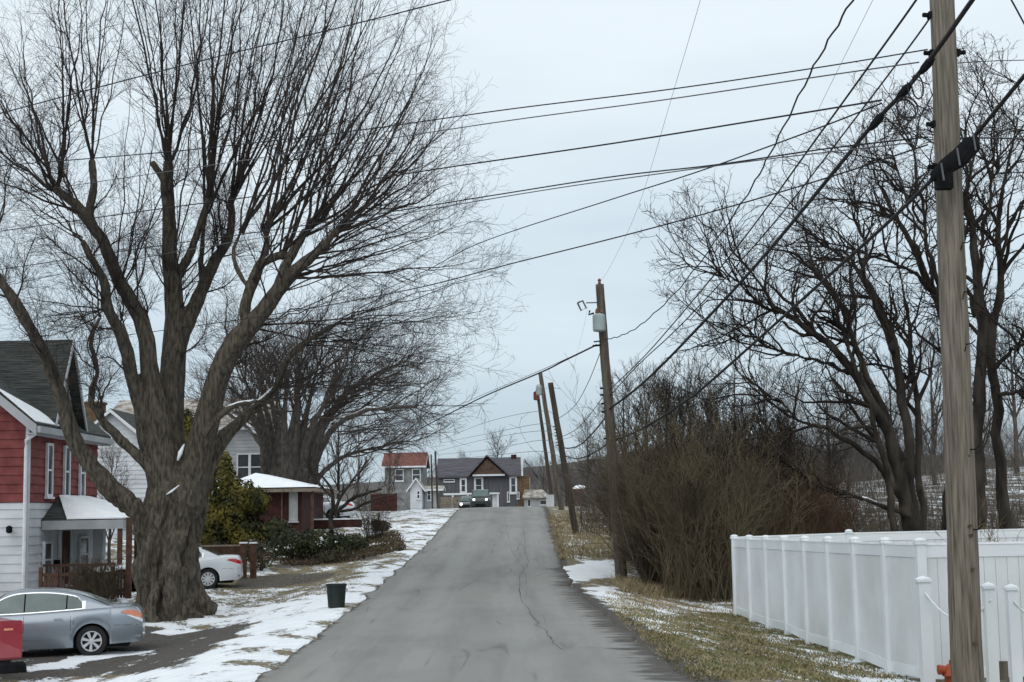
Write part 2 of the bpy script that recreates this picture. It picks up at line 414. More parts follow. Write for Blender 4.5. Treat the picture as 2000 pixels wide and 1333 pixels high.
# ------------------------------------------------------------------ the ground
def poly_w(px):
    out = []
    for p in px:
        g = G(*p); out.append((g.x, g.y))
    return np.array(out)
def sdist(Q, poly):
    """signed distance (positive inside) of points Q to polygon"""
    d = np.full(len(Q), 1e9); ins = np.zeros(len(Q), bool); n = len(poly)
    for i in range(n):
        a, b = poly[i], poly[(i + 1) % n]; e_ = b - a; w_ = Q - a
        t = np.clip((w_ @ e_) / (e_ @ e_ + 1e-9), 0, 1); d = np.minimum(d, np.linalg.norm(w_ - t[:, None] * e_, axis=1))
        c = ((a[1] > Q[:, 1]) != (b[1] > Q[:, 1])) & (Q[:, 0] < (b[0] - a[0]) * (Q[:, 1] - a[1]) / (b[1] - a[1] + 1e-12) + a[0])
        ins ^= c
    return np.where(ins, d, -d)
ys = [-25.0]
while ys[-1] < 950: ys.append(ys[-1] + (0.5 if ys[-1] < 12 else max(.14, (ys[-1] / 60) ** 2 * .5)) if ys[-1] < 250 else ys[-1] + 12)
ys = np.array(ys)
lat = [HW * .5, HW - .05, HW + .02]
while lat[-1] < 420: lat.append(lat[-1] + min(max(.12, (lat[-1] - HW) * .035), 12))
lat = np.array(lat); lat = np.concatenate([-lat[::-1], [0], lat])
YY, LL = np.meshgrid(ys, lat, indexing='ij'); XX = xc(YY) + LL
ZZ = hgt(XX, YY)
V = np.stack([XX, YY, ZZ], -1).reshape(-1, 3); n1, n2 = XX.shape
idx = np.arange(n1 * n2).reshape(n1, n2)
Fq = np.stack([idx[:-1, :-1], idx[:-1, 1:], idx[1:, 1:], idx[1:, :-1]], -1).reshape(-1, 4)
me = quadmesh('ground', V, Fq); ground = link('ground', me, 'ground', None, True); tag(ground, kind='structure')
Q = V[:, :2]
snow = np.full(len(Q), .42); gravel = np.zeros(len(Q)); green = np.full(len(Q), .15)
sl = (xc(Q[:, 1]) - HW) - Q[:, 0]; sr = Q[:, 0] - (xc(Q[:, 1]) + HW)
snow = np.where(sl > 0, .55, snow); snow = np.where(sr > 0, .36, snow)
snow = np.where((sr > 5) & (Q[:, 1] > 45), .44, snow); gravel = np.where((sr > 5) & (Q[:, 1] > 45), .55, gravel)
snow = np.where(Q[:, 1] > 225, .15, snow); gravel = np.where(Q[:, 1] > 225, .9, gravel)
def zone(px, s=None, gv=None, gr=None, soft=.35):
    global snow, gravel, green
    d = sdist(Q, poly_w(px)); m_ = sst(-soft, soft, d)
    if s is not None: snow = snow * (1 - m_) + s * m_
    if gv is not None: gravel = gravel * (1 - m_) + gv * m_
    if gr is not None: green = green * (1 - m_) + gr * m_
zone([(0, 1160), (640, 1085), (860, 990), (885, 1000), (720, 1150), (470, 1332), (0, 1332)], s=.57, gr=.3)
zone([(395, 1125), (700, 1080), (715, 1125), (640, 1160), (520, 1180), (400, 1180)], s=.46, gr=.3, soft=.8)
zone([(0, 1240), (275, 1222), (500, 1207), (470, 1245), (400, 1285), (345, 1312), (150, 1320), (0, 1332)], s=.24, gv=1, soft=.5)
zone([(60, 1300), (140, 1283), (240, 1272), (300, 1271), (240, 1282), (160, 1293), (110, 1307), (50, 1312)], s=.95, gv=.5, soft=.12)
zone([(290, 1236), (370, 1224), (400, 1230), (330, 1240)], s=.75, soft=.12)
zone([(0, 1329), (200, 1318), (350, 1305), (400, 1275), (480, 1240), (520, 1212), (400, 1206), (402, 1190), (560, 1176), (690, 1140), (800, 1085), (850, 1040), (840, 1062), (725, 1150), (600, 1240), (480, 1332), (0, 1332)], s=.74, gv=0, soft=.4)
zone([(440, 1150), (470, 1128), (560, 1121), (660, 1118), (640, 1130), (600, 1140), (520, 1148)], s=.12, gv=.9, soft=.25)
zone([(530, 1104), (600, 1090), (740, 1082), (745, 1090), (640, 1102), (540, 1110)], s=.1, gv=.9, soft=.3)
zone([(760, 1030), (860, 992), (885, 998), (845, 1040), (790, 1065)], s=.64, soft=.8)
zone([(600, 1075), (700, 1050), (760, 1070), (790, 1090), (700, 1090), (610, 1090)], s=.42, gr=.3, soft=.4)
# right
zone([(1190, 1185), (1430, 1195), (1520, 1230), (1700, 1280), (1800, 1332), (1360, 1332), (1270, 1260)], s=.40, gr=.85, soft=.6)
zone([(1128, 1148), (1180, 1146), (1310, 1180), (1330, 1235), (1290, 1240), (1240, 1215), (1170, 1185)], s=.92, gr=.3, soft=.25)
zone([(1200, 1148), (1430, 1160), (1440, 1200), (1330, 1200), (1230, 1175)], s=.58, gr=.0, soft=.3)
zone([(1097, 1110), (1200, 1095), (1206, 1128), (1120, 1140), (1103, 1136)], s=.95, soft=.25)
zone([(1072, 1010), (1120, 1000), (1190, 1040), (1200, 1090), (1090, 1095)], s=.52, gr=.2, soft=.6)
zone([(1430, 1205), (1560, 1245), (1700, 1300), (1790, 1325), (1700, 1332), (1500, 1255)], s=.55, soft=.25)
edge = np.clip(1 - np.minimum(np.abs(sl), np.abs(sr)) / .5, 0, 1)
gravel = np.maximum(gravel, np.where(sr > 0, edge * .8, edge * .35)); snow = snow - np.where(sr > 0, edge * .28, edge * .0)
edr = sst(1.1, .0, sr) * (sr > 0) * sst(45, 30, Q[:, 1]); gravel = np.maximum(gravel, edr * .8); snow = snow - edr * .3
zz_ = (Q[:, 1] < 16) ; snow = np.where(zz_ & (sr > 0), .45, snow)
for nm, a_ in (('snow', snow), ('gravel', gravel), ('green', green)):
    at = me.attributes.new(nm, 'FLOAT', 'POINT'); at.data.foreach_set('value', a_.astype(np.float32))
# the road sheet
ry = ys[ys < 300]; fr = np.concatenate([[-1, -.985, -.95, -.9], np.linspace(-.82, .82, 20), [.9, .95, .985, 1]])
jl = np.array([mnoise.noise(Vector((0, y * .55, 3))) * .30 + mnoise.noise(Vector((0, y * 2.1, 3))) * .14 for y in ry])
jr = np.array([mnoise.noise(Vector((9, y * .55, 3))) * .34 + mnoise.noise(Vector((9, y * 2.1, 3))) * .18 for y in ry])
far = sst(90, 50, ry) * .8 + .2
V = []; ED = []; TR = []
for i, y in enumerate(ry):
    c = float(xc(y))
    for f in fr:
        hw_ = HW + (jl[i] if f < 0 else jr[i]) * far[i] * .55
        x = c + f * hw_; V.append((x, y, float(zr(y)) + .004 + .03 * (1 - f * f) - (0.06 if abs(f) == 1 else 0)))
        TR.append(max(math.exp(-((abs(f) - .30) / .11) ** 2), math.exp(-((abs(f) - .72) / .11) ** 2)))
        ED.append(max(0, 1 - (1 - abs(f)) * HW / (.85 if f > 0 and y < 46 else .35 if f > 0 else .22)))
n1, n2 = len(ry), len(fr); idx = np.arange(n1 * n2).reshape(n1, n2)
Fq = np.stack([idx[:-1, :-1], idx[:-1, 1:], idx[1:, 1:], idx[1:, :-1]], -1).reshape(-1, 4)
me = quadmesh('road', np.array(V), Fq); road = link('road', me, 'asphalt', None, True); tag(road, kind='structure')
at = me.attributes.new('edge', 'FLOAT', 'POINT'); at.data.foreach_set('value', np.array(ED, np.float32))
at = me.attributes.new('track', 'FLOAT', 'POINT'); at.data.foreach_set('value', np.array(TR, np.float32))

def crack(px, wdt, seed):
    pts = [G(a, b) for a, b in cr(px, 10)]; v = []; f = []
    for i, p in enumerate(pts):
        x = p.x + mnoise.noise(Vector((p.y * 1.7, seed, 0))) * .12; w_ = wdt * (.25 + 1.3 * abs(mnoise.noise(Vector((p.y * 2.3, seed, 5))))); c = float(xc(p.y)); f_ = (x - c) / HW
        z = float(zr(p.y)) + .004 + .03 * (1 - f_ * f_) + .004
        v += [(x - w_, p.y, z), (x + w_, p.y, z)]
    for i in range(len(pts) - 1): f.append((i * 2, i * 2 + 1, i * 2 + 3, i * 2 + 2))
    tag(MB().raw(v, f).build('road_crack', 'tar'), kind='structure')
mat('tar', (.085, .083, .080), (.13, .128, .124), 6, .85)
crack([(1020, 1033), (1031, 1100), (1016, 1132), (1020, 1181), (1064, 1242), (1096, 1280)], .02, 1)
crack([(985, 1020), (1000, 1080), (1024, 1120), (1030, 1170)], .012, 4)
# ------------------------------------------------------------------ buildings
def lap_wall(mb, o, u, n, wfn, z0, z1, lap=.26, dep=.035):
    o, u, n = Vector(o), Vector(u), Vector(n); z = z0
    while z < z1 - .02:
        zt = min(z + lap, z1); a0, a1 = wfn(z); b0, b1 = wfn(zt)
        if a1 - a0 < .05: break
        p = lambda t, zz, d: o + u * t + n * d + Vector((0, 0, zz))
        vs = [p(a0, z, 0), p(a1, z, 0), p(a1, z, dep), p(a0, z, dep), p(b1, zt, 0.004), p(b0, zt, 0.004)]
        mb.raw(vs, [(0, 1, 2, 3), (3, 2, 4, 5)]); z = zt
def window(parent, o, u, n, wd, ht, fm='white_paint', gm='glass', fr=.08, sash=True, lab=None):
    o, u, n = Vector(o), Vector(u), Vector(n); z = Vector((0, 0, 1)); m = MB()
    m.obox(o, u * fr, n * .09, z * ht); m.obox(o + u * (wd - fr), u * fr, n * .09, z * ht)
    m.obox(o + u * fr + z * (ht - fr), u * (wd - 2 * fr), n * .088, z * fr)
    m.obox(o + u * (-.05) + z * (-.07), u * (wd + .1), n * .13, z * .068)
    m.obox(o + u * fr, u * (wd - 2 * fr), n * .088, z * fr)
    if sash: m.obox(o + u * fr + z * (ht * .48), u * (wd - 2 * fr), n * .07, z * .06)
    f = m.build('window', fm, parent)
    if lab: f['label'] = lab
    g = MB().obox(o + u * fr + n * .01 + z * fr, u * (wd - 2 * fr), n * .04, z * (ht - 2 * fr)); g.build('pane', gm, f)
    return f
X, Yv, Z = Vector((1, 0, 0)), Vector((0, 1, 0)), Vector((0, 0, 1))

def simple_house(name, x0, x1, y0, y1, zg, eave, ridge, axis, wall, roofm, label, cat='house', group=None, over=.35, lap=.22, gablem=None, snowy=0, wins=(), chim=None):
    """gabled house; axis = ridge direction 'x' or 'y'; wins: (face, offset, z, w, h)"""
    r = root(name, (x0, y0, zg), label, cat, group)
    m = MB(); full = lambda z: (0, x1 - x0)
    core = MB().box(x0 + .02, x1 - .02, y0 + .02, y1 - .02, zg - 1, eave)
    if axis == 'x': core.slab([(x0 + .02, y0 + .02, eave), (x0 + .02, y1 - .02, eave), (x0 + .02, (y0 + y1) / 2, ridge - .05)], (x1 - x0 - .04, 0, 0))
    else: core.slab([(x0 + .02, y0 + .02, eave), (x1 - .02, y0 + .02, eave), ((x0 + x1) / 2, y0 + .02, ridge - .05)], (0, y1 - y0 - .04, 0))
    m.v += core.v; m.f += core.f
    k = len(m.v)
    def gw(z, W):
        if z <= eave: return (0, W)
        t = (z - eave) / (ridge - eave); return (W * t / 2, W - W * t / 2)
    ztop_x = ridge if axis == 'y' else eave; ztop_y = ridge if axis == 'x' else eave
    lap_wall(m, (x0, y0, 0), X, -Yv, lambda z: gw(z, x1 - x0) if axis == 'y' else (0, x1 - x0), zg, ztop_x, lap)
    lap_wall(m, (x1, y0, 0), Yv, X, lambda z: gw(z, y1 - y0) if axis == 'x' else (0, y1 - y0), zg, ztop_y, lap)
    lap_wall(m, (x0, y1, 0), -Yv, -X, lambda z: gw(z, y1 - y0) if axis == 'x' else (0, y1 - y0), zg, ztop_y, lap)
    m.build('wall', wall, r)
    rf = MB(); th = .14
    if axis == 'x':
        h = (y1 - y0) / 2; s = (ridge - eave) / h; ym = (y0 + y1) / 2
        for sg in (-1, 1):
            rf.slab([(x0 - over, ym, ridge), (x1 + over, ym, ridge), (x1 + over, ym + sg * (h + over), eave - s * over), (x0 - over, ym + sg * (h + over), eave - s * over)], (0, 0, th))
    else:
        h = (x1 - x0) / 2; s = (ridge - eave) / h; xm = (x0 + x1) / 2
        for sg in (-1, 1):
            rf.slab([(xm, y0 - over, ridge), (xm, y1 + over, ridge), (xm + sg * (h + over), y1 + over, eave - s * over), (xm + sg * (h + over), y0 - over, eave - s * over)], (0, 0, th))
    ro = rf.build('roof', roofm, r)
    tr = MB()
    if axis == 'y':
        for sg in (-1, 1):
            tr.slab([(xm, y0 - over - .03, ridge - .06), (xm, y0 - over - .03, ridge + .11), (xm + sg * (h + over), y0 - over - .03, eave - s * over + .10), (xm + sg * (h + over), y0 - over - .03, eave - s * over - .1)], (0, .026, 0))
            tr.box(*sorted((xm + sg * (h + over + .002), xm + sg * (h + over + .05))), y0 - over, y1 + over, eave - s * over - .08, eave - s * over + .1)
    else:
        tr.box(x0 - over, x1 + over, y0 - over - .05, y0 - over - .002, eave - s * over - .08, eave - s * over + .1)
        for xx in (x0 - over - .03, x1 + over + .004):
            for sg in (-1, 1):
                tr.slab([(xx, ym, ridge - .06), (xx, ym, ridge + .11), (xx, ym + sg * (h + over), eave - s * over + .10), (xx, ym + sg * (h + over), eave - s * over - .1)], (.026, 0, 0))
    tr.build('fascia', 'white_paint', r)
    for face, off, z, wd, ht in wins:
        if face == 'f': window(r, (x0 + off, y0 - .03, z), X, -Yv, wd, ht)
        if face == 'r': window(r, (x1 + .03, y0 + off, z), Yv, X, wd, ht)
    if chim:
        cx, cy, cw, zt = chim
        c = MB().box(cx, cx + cw, cy, cy + cw, eave, zt).box(cx - .06, cx + cw + .06, cy - .06, cy + cw + .06, zt + .002, zt + .12)
        c.build('chimney', 'brown_wall', ro)
    return r, ro

# --- red and white house on the left
def red_house():
    x1, y0, y1 = -15.75, 48.0, 56.0; x0 = x1 - 8; zg = H(x1, 48) - .1; ev, sl_ = 5.2, .85; xm = (x0 + x1) / 2; rz = ev + 4 * sl_
    r = root('clapboard_house', (x1, y0, zg), 'two storey house, red siding above white siding, partly cut off by the left edge', 'house')
    m = MB(); full = lambda z: (0, 8)
    m.box(x0 + .02, x1 - .02, y0 + .02, y1 - .02, zg - 1, 2.58)
    lap_wall(m, (x0, y0, 0), X, -Yv, full, zg, 2.56, .29, .04); lap_wall(m, (x1, y0, 0), Yv, X, full, zg, 2.56, .29, .04)
    w = m.build('wall', 'white_siding', r); w['label'] = 'white clapboard ground floor wall'
    m = MB(); m.box(x0 + .02, x1 - .02, y0 + .02, y1 - .02, 2.58, ev)
    m.slab([(x0 + .02, y0 + .02, ev), (x1 - .02, y0 + .02, ev), (xm, y0 + .02, rz - .1)], (0, 7.96, 0))
    lap_wall(m, (x0, y0, 0), X, -Yv, lambda z: (0, 8) if z <= ev else ((z - ev) / sl_, 8 - (z - ev) / sl_), 2.6, rz, .29, .04)
    lap_wall(m, (x1, y0, 0), Yv, X, full, 2.6, ev, .29, .04)
    w = m.build('wall', 'red_siding', r); w['label'] = 'red clapboard upper storey wall'
    ct = MB().box(x1 - .06, x1 + .06, y0 - .06, y0 + .1, zg, ev).build('corner_board', 'white_siding', r)
    rf = MB(); ov = .4
    for sg in (-1, 1):
        rf.slab([(xm, y0 - ov, rz), (xm, y1 + ov, rz), (xm + sg * (4 + ov), y1 + ov, ev - sl_ * ov + .1), (xm + sg * (4 + ov), y0 - ov, ev - sl_ * ov + .1)], (0, 0, .16))
    # steep cross gable above the side wall
    yc, hw, zt, zb = 51.55, 1.75, 8.12, 5.0
    for sg in (-1, 1):
        rf.slab([(x1 - 6, yc, zt), (x1 + .34, yc, zt), (x1 + .34, yc + sg * (hw + .12), zb), (x1 - 6, yc + sg * (hw + .12), zb)], (0, 0, .16))
    ro = rf.build('roof', 'shingle_dark', r)
    m = MB(); m.slab([(x1 - .3, yc - hw, zb), (x1 - .3, yc + hw, zb), (x1 - .3, yc, zt - .05)], (.26, 0, 0)); lap_wall(m, (x1 - .03, yc - hw, 0), Yv, X, lambda z: ((z - zb) * hw / (zt - zb), 2 * hw - (z - zb) * hw / (zt - zb)), zb, zt - .1, .25)
    m.build('gable_wall', 'grey_siding', r)
    f = MB(); k = sl_
    f.slab([(xm, y0 - ov - .05, rz - .2), (xm, y0 - ov - .05, rz + .1), (xm + 4 + ov, y0 - ov - .05, ev - k * ov + .2), (xm + 4 + ov, y0 - ov - .05, ev - k * ov - .14)], (0, .045, 0))
    f.box(x1 + ov + .002, x1 + ov + .12, y0 - ov, y1 + ov, ev - k * ov - .05, ev - k * ov + .16)
    f.box(x1 + .05, x1 + ov, y0 - ov, y1 + ov, ev - k * ov - .1, ev - k * ov - .05)
    f.slab([(x1 + .345, yc, zt - .1), (x1 + .345, yc, zt + .17), (x1 + .345, yc + hw + .12, zb + .16), (x1 + .345, yc + hw + .12, zb - .12)], (.05, 0, 0))
    f.slab([(x1 + .345, yc, zt - .05), (x1 + .345, yc, zt + .17), (x1 + .345, yc - hw - .12, zb + .16), (x1 + .345, yc - hw - .12, zb)], (.05, 0, 0))
    f.build('fascia', 'grey_siding', r)
    s = MB(); t0 = .08
    for a, b, wv in ((.1, .62, 0), (.0, .38, 1)):
        pass
    s.slab([(x1 + .36, y0 - .38, ev - k * .36 + .27), (x1 + .36, y0 + 2.1, ev - k * .36 + .27), (x1 - .2, y0 + 1.7, ev + .2 * k + .27), (x1 - .9, y0 - .1, ev + .9 * k + .27), (x1 - 1.6, y0 - .38, ev + 1.6 * k + .27)], (0, 0, .03))
    s.build('snow_cover', 'snow', ro)
    d = MB(); d.tube([(x1 + .42, y0 - .2, ev - .3), (x1 + .3, y0 - .22, ev - .42), (x1 - .02, y0 - .12, ev - .62), (x1 - .02, y0 - .12, ev - .9), (x1 - .02, y0 - .12, zg + .35), (x1 + .1, y0 - .3, zg + .15)], .06, 8)
    d.build('downspout', 'white_paint', r)
    for yy in (49.7, 51.65, 53.5): window(r, (x1 + .035, yy, 2.78), Yv, X, .62, 1.8, fr=.09)
    # wall under the porch
    window(r, (x1 + .035, 49.55, .05), Yv, X, .9, 1.25); window(r, (x1 + .035, 53.6, .1), Yv, X, 1.1, 1.3)
    dd = MB().obox((x1 + .04, 51.4, zg + .1), Yv * 1.0, X * .06, Z * 2.05).build('door', 'brown_wood', r)
    MB().obox((x1 + .04, 51.25, zg + .1), Yv * .13, X * .09, Z * 2.2).obox((x1 + .04, 52.42, zg + .1), Yv * .13, X * .09, Z * 2.2).obox((x1 + .04, 51.38, zg + 2.17), Yv * 1.04, X * .085, Z * .13).build('door_frame', 'white_paint', r)
    MB().box(x1 + .05, x1 + .2, 50.8, 51.0, .35, .65).build('mailbox', 'black_plastic', r)
    MB().tube([(x1 - .5, y0 - .05, 1.7), (x1 - .5, y0 - .2, 1.7)], .05).lathe((x1 - .45, y0 - .3, 1.6), [(.05, 0), (.1, .05), (.1, .2), (.03, .25)]).build('wall_lamp', 'black_plastic', r)
    # porch
    pr = MB(); xe, ya, yb, ze, zp = x1 + 2.75, 49.4, 56.2, 1.98, 2.78
    A, B, C, D = Vector((x1, ya, ze)), Vector((xe, ya, ze)), Vector((xe, yb, ze)), Vector((x1, yb, ze)); T1, T2 = Vector((x1 + .1, ya + 1.6, zp)), Vector((x1 + .1, yb - 1.6, zp))
    pr.raw([A, B, C, D, T1, T2], [(0, 1, 4), (1, 2, 5, 4), (2, 3, 5), (3, 2, 1, 0)])
    po = pr.build('porch_roof', 'shingle_dark', r)
    up = Vector((0, 0, .035)); s = MB()
    q = lambda a, b, t: a.lerp(b, t)
    s.slab([q(A, B, .32) + up, B + up, T1 + up - Vector((-.02, 0, 0))], (0, 0, .04)); s.slab([B + up, C + up, T2 + up + Vector((.02, 0, 0)), T1 + up + Vector((.02, 0, 0))], (0, 0, .04))
    s.build('snow_cover', 'snow', po)
    MB().box(x1 + .05, xe, ya, ya + .12, ze - .3, ze - .003).box(xe - .12, xe, ya + .12, yb, ze - .3, ze - .003).build('beam', 'grey_siding', r)
    for k2, (xx, yy) in enumerate(((xe - .14, ya + .1), (xe - .14, ya + 2.3), (xe - .14, ya + 4.4), (xe - .14, yb - .2))):
        MB().box(xx - .07, xx + .07, yy - .02, yy + .12, zg, ze - .3).build('post', 'brown_wood', r)
    MB().box(x1 + .9, x1 + 1.25, ya + 3, ya + 3.4, zg, ze - .01).build('column', 'white_siding', r)
    MB().box(x1 + .04, xe, ya, yb, zg, zg + .25).build('porch_floor', 'brown_wood', r)
    rl = MB()
    rl.box(x1 + .1, xe - .25, ya + .02, ya + .08, zg + 1.0, zg + 1.08)
    for i in range(16): rl.box(x1 + .2 + i * .15, x1 + .24 + i * .15, ya + .03, ya + .07, zg + .25, zg + 1.0)
    rl.build('railing', 'brown_wood', r)
    return r
red_house()
# brown lattice garden fence in front of the porch
def brown_fence():
    y = 46.6; xa, xb = P(80, 1100, y).x, P(252, 1100, y).x; zg = H(xb, y)
    r = root('garden_fence', (xa, y, zg), 'low dark brown wooden fence with an arched gate in front of the porch', 'fence')
    m = MB()
    m.box(xa, xb, y - .02, y + .04, zg + .72, zg + .82).box(xa, xb, y - .02, y + .04, zg + .1, zg + .18)
    x = xa + .1; i = 0
    while x < xb - .08:
        gate = (xa + .55 < x < xa + 1.35)
        top = .5 + .2 * math.cos((x - xa - .95) * 3.4) if gate else .72
        if not gate or i % 2 == 0: m.box(x, x + .075, y - .0, y + .02, zg + .02, zg + top)
        x += .095; i += 1
    m.build('pickets', 'brown_wood', r)
    for xx in (xa, xa + .5, xa + 1.4, xb - .5): MB().box(xx - .05, xx + .05, y - .05, y + .07, zg - .1, zg + 1.0).build('post', 'brown_wood', r)
    MB().box(xb - .09, xb + .07, y - .06, y + .08, zg - .1, zg + 2.5).build('tall_post', 'brown_wood', r)
brown_fence()

def base_z(px, Y): return XG(px, Y).z
# white gabled house behind
x_a, x_b = P(160, 900, 72).x, P(300, 900, 72).x
simple_house('white_house', x_a - 1.0, x_b + .4, 72, 82, base_z(240, 72), 5.2, 7.2, 'y', 'white_siding', 'shingle_dark',
             'white clapboard house with low gable and brick chimney seen behind the giant forked tree', wins=(('f', 3.0, 1.6, .9, 1.4),), chim=(P(192, 900, 74).x - .8, 74, .9, 7.75))
# big grey house with tan roof
x_a, x_b = P(205, 900, 92).x, P(512, 900, 92).x
simple_house('grey_house', x_a, x_b, 92, 101, base_z(400, 92), 7.6, 9.55, 'x', 'grey_siding', 'shingle_tan',
             'large grey sided house with a pale tan snow dusted roof behind the brick bungalow', wins=(('f', 8.2, 4.2, .8, 1.7), ('f', 9.0, 4.2, .8, 1.7), ('f', 6.0, 4.2, .8, 1.7), ('f', 8.4, 1.2, .9, 1.6)))
# brick bungalow with hipped snowy roof
def bungalow():
    y0, y1 = 72.0, 80.0; x0, x1 = P(455, 1000, 72).x, P(590, 1000, 72).x; zg = H(x1, y0) - .1; ze = 2 + (1008 - 962) / F_PX * 72
    r = root('brick_bungalow', (x0, y0, zg), 'dark red brick bungalow with a snow covered hipped roof and wide eaves', 'house')
    MB().box(x0, x1, y0, y1, zg - .5, ze).build('wall', 'brick', r)
    ov = .75; xa, xb, ya, yb = x0 - ov, x1 + ov, y0 - ov, y1 + ov; zt = ze + .95; xm = (xa + xb) / 2 - .9
    m = MB(); m.box(xa, xb, ya, yb, ze + .001, ze + .16); m.build('eave', 'tan_wood', r)
    m = MB(); z1_ = ze + .162
    vs = [(xa, ya, z1_), (xb, ya, z1_), (xb, yb, z1_), (xa, yb, z1_), (xm, ya + 2.6, zt), (xm, yb - 2.6, zt)]
    m.raw(vs, [(0, 1, 4), (1, 2, 5, 4), (2, 3, 5), (3, 0, 4, 5)]); ro = m.build('roof', 'shingle_dark', r)
    m = MB(); vs2 = [(a * .985 + xm * .015, b, c + .06) for a, b, c in vs]; m.raw(vs2, [(0, 1, 4), (1, 2, 5, 4), (2, 3, 5), (3, 0, 4, 5), (3, 2, 1, 0)]); m.build('snow_cover', 'snow', ro)
    window(r, (x1 - .62, y0 - .01, zg + .8), X, -Yv, .42, 1.4, gm='curtain', fm='grey_siding', fr=.05, sash=False)
    MB().box(x1 - 1.0, x1 - .93, y0 - .1, y0 - .02, zg, ze).build('downspout', 'brown_wall', r)
    MB().box(xb - .25, xb - .12, ya + .15, ya + .3, zg - .3, ze).build('post', 'brown_wood', r)
bungalow()
# low brick wall right of the bungalow
def low_wall():
    y = 76; xa, xb = P(598, 1000, y).x, P(706, 1000, y).x; zg = H(xb, y)
    z1_ = 2 + (1007 - 1016) / F_PX * y
    r = root('brick_wall', (xa, y, zg), 'low red brick garden wall between the bungalow and the round clipped bush', 'wall')
    MB().box(xa, xb, y, y + .3, zg - .3, z1_).build('brickwork', 'brick', r)
    MB().box(xa, xb, y - .04, y + .34, z1_ + .001, z1_ + .07).build('snow_cap', 'snow', r)
low_wall()
# grey/brown gabled house beyond the crest
def far_house():
    Y = 190.0; s = Y / F_PX
    def zz(px, py): return P(px, py, Y).z
    def xx(px): return P(px, 950, Y).x
    x0, x1 = xx(856), xx(1034); zg = 1.2; ze = zz(900, 932)
    r = root('crest_house', (x0, Y, zg), 'slate grey house with brown cross gable and purple grey roof beyond the road crest', 'house')
    m = MB().box(x0, xx(1012), Y, Y + 9, zg, ze); m.build('wall', 'slate_siding', r)
    m = MB().box(xx(1012) + .002, x1, Y + .05, Y + 9, zg, ze); m.build('side_wall', 'brown_wall', r)
    zr_ = zz(940, 895); rf = MB(); xl, xr = xx(852), xx(1018)
    rf.slab([(xl, Y - .4, ze - .1), (xr, Y - .4, ze - .1), (xr, Y + 4.5, zr_), (xl, Y + 4.5, zr_)], (0, 0, .2))
    rf.slab([(xl, Y + 9.4, ze - .1), (xr, Y + 9.4, ze - .1), (xr, Y + 4.5, zr_), (xl, Y + 4.5, zr_)], (0, 0, .2))
    rf.slab([(xr + .5, Y + .1, zr_ - .6), (xx(1052), Y + 1.0, ze - .2), (xx(1052), Y + 9, ze - .2), (xr + .5, Y + 4.5, zr_ - .1)], (0, 0, .15))
    ro = rf.build('roof', 'shingle_purple', r)
    m = MB(); m.slab([(xr + .02, Y - .3, ze), (xr + .02, Y + 9.2, ze), (xr + .02, Y + 4.5, zr_ + .1)], (.25, 0, 0)); m.build('gable_trim', 'white_siding', r)
    g = MB(); xa, xb, xp, zp = xx(919), xx(991), xx(952), zz(952, 892)
    zb = zz(955, 927); g.slab([(xa + .3, Y - .9, zb), (xb - .3, Y - .9, zb), (xp, Y - .9, zp - .25)], (0, .9, 0)); g.build('gable', 'brown_gable', r)
    gr = MB()
    gr.slab([(xp, Y - 1.3, zp), (xa - .3, Y - 1.3, zb - .35), (xa - .3, Y + 3, zb - .35), (xp, Y + 4.4, zp)], (0, 0, .22))
    gr.slab([(xp, Y - 1.3, zp), (xb + .3, Y - 1.3, zb - .35), (xb + .3, Y + 3, zb - .35), (xp, Y + 4.4, zp)], (0, 0, .22))
    gr.build('gable_roof', 'shingle_purple', r)
    MB().box(xa + .3, xb - .3, Y - .95, Y - .003, zb - .22, zb - .002).build('cornice', 'white_paint', r)
    for px0, px1, py0, py1 in ((898, 912, 934, 964), (926, 944, 932, 965), (995, 1010, 931, 965)):
        window(r, (xx(px0), Y - .03, zz(px0, py1)), X, -Yv, xx(px1) - xx(px0), zz(px0, py0) - zz(px0, py1), fr=.24)
    window(r, (xx(1034) + .03, Y + 1, zz(1036, 955)), Yv, X, 1.2, 1.4)
    window(r, (xx(990), Y - .03, zz(990, 981)), X, -Yv, .35, 1.3, fr=.1, sash=False); window(r, (xx(1009), Y - .03, zz(1009, 975)), X, -Yv, .35, .9, fr=.1, sash=False)
    window(r, (xx(867), Y - .03, zz(867, 942)), X, -Yv, 1.4, .35, fr=.08, sash=False)
    c = MB().box(xx(999), xx(1010), Y + 4, Y + 4.7, ze, zz(1000, 886)); c.build('chimney', 'brick', ro)
    # low annex right
    m = MB().box(xx(1023), xx(1068), Y - 2.5, Y - .01, zg, zz(1040, 974)); m.build('annex_wall', 'grey_siding', r)
    MB().slab([(xx(1020), Y - 3, zz(1040, 974)), (xx(1071), Y - 3, zz(1040, 974)), (xx(1060), Y - .1, zz(1040, 960)), (xx(1024), Y - .1, zz(1040, 960))], (0, 0, .2)).build('annex_roof', 'shingle_tan', r)
    window(r, (xx(1053), Y - 2.53, zz(1050, 987)), X, -Yv, .85, .6, fr=.06, sash=False); window(r, (xx(1029), Y - 2.53, zz(1030, 990)), X, -Yv, .45, .9, fr=.06, sash=False)
far_house()
def carport():
    Y = 165.0; xx = lambda px: P(px, 950, Y).x; zz = lambda py: P(930, py, Y).z
    r = root('carport', (xx(880), Y, 1.6), 'white flat roofed carport standing in front of the slate grey house', 'carport')
    MB().box(xx(866), xx(975), Y, Y + 4, zz(966), zz(963)).build('roof', 'white_paint', r)
    for p in (884, 913, 972): MB().box(xx(p) - .1, xx(p) + .1, Y + .1, Y + .3, 1.4, zz(966) - .002).build('post', 'white_paint', r)
    MB().box(xx(961), xx(970), Y + .6, Y + 3.6, 1.4, zz(966) - .003).build('side_panel', 'white_siding', r)
carport()
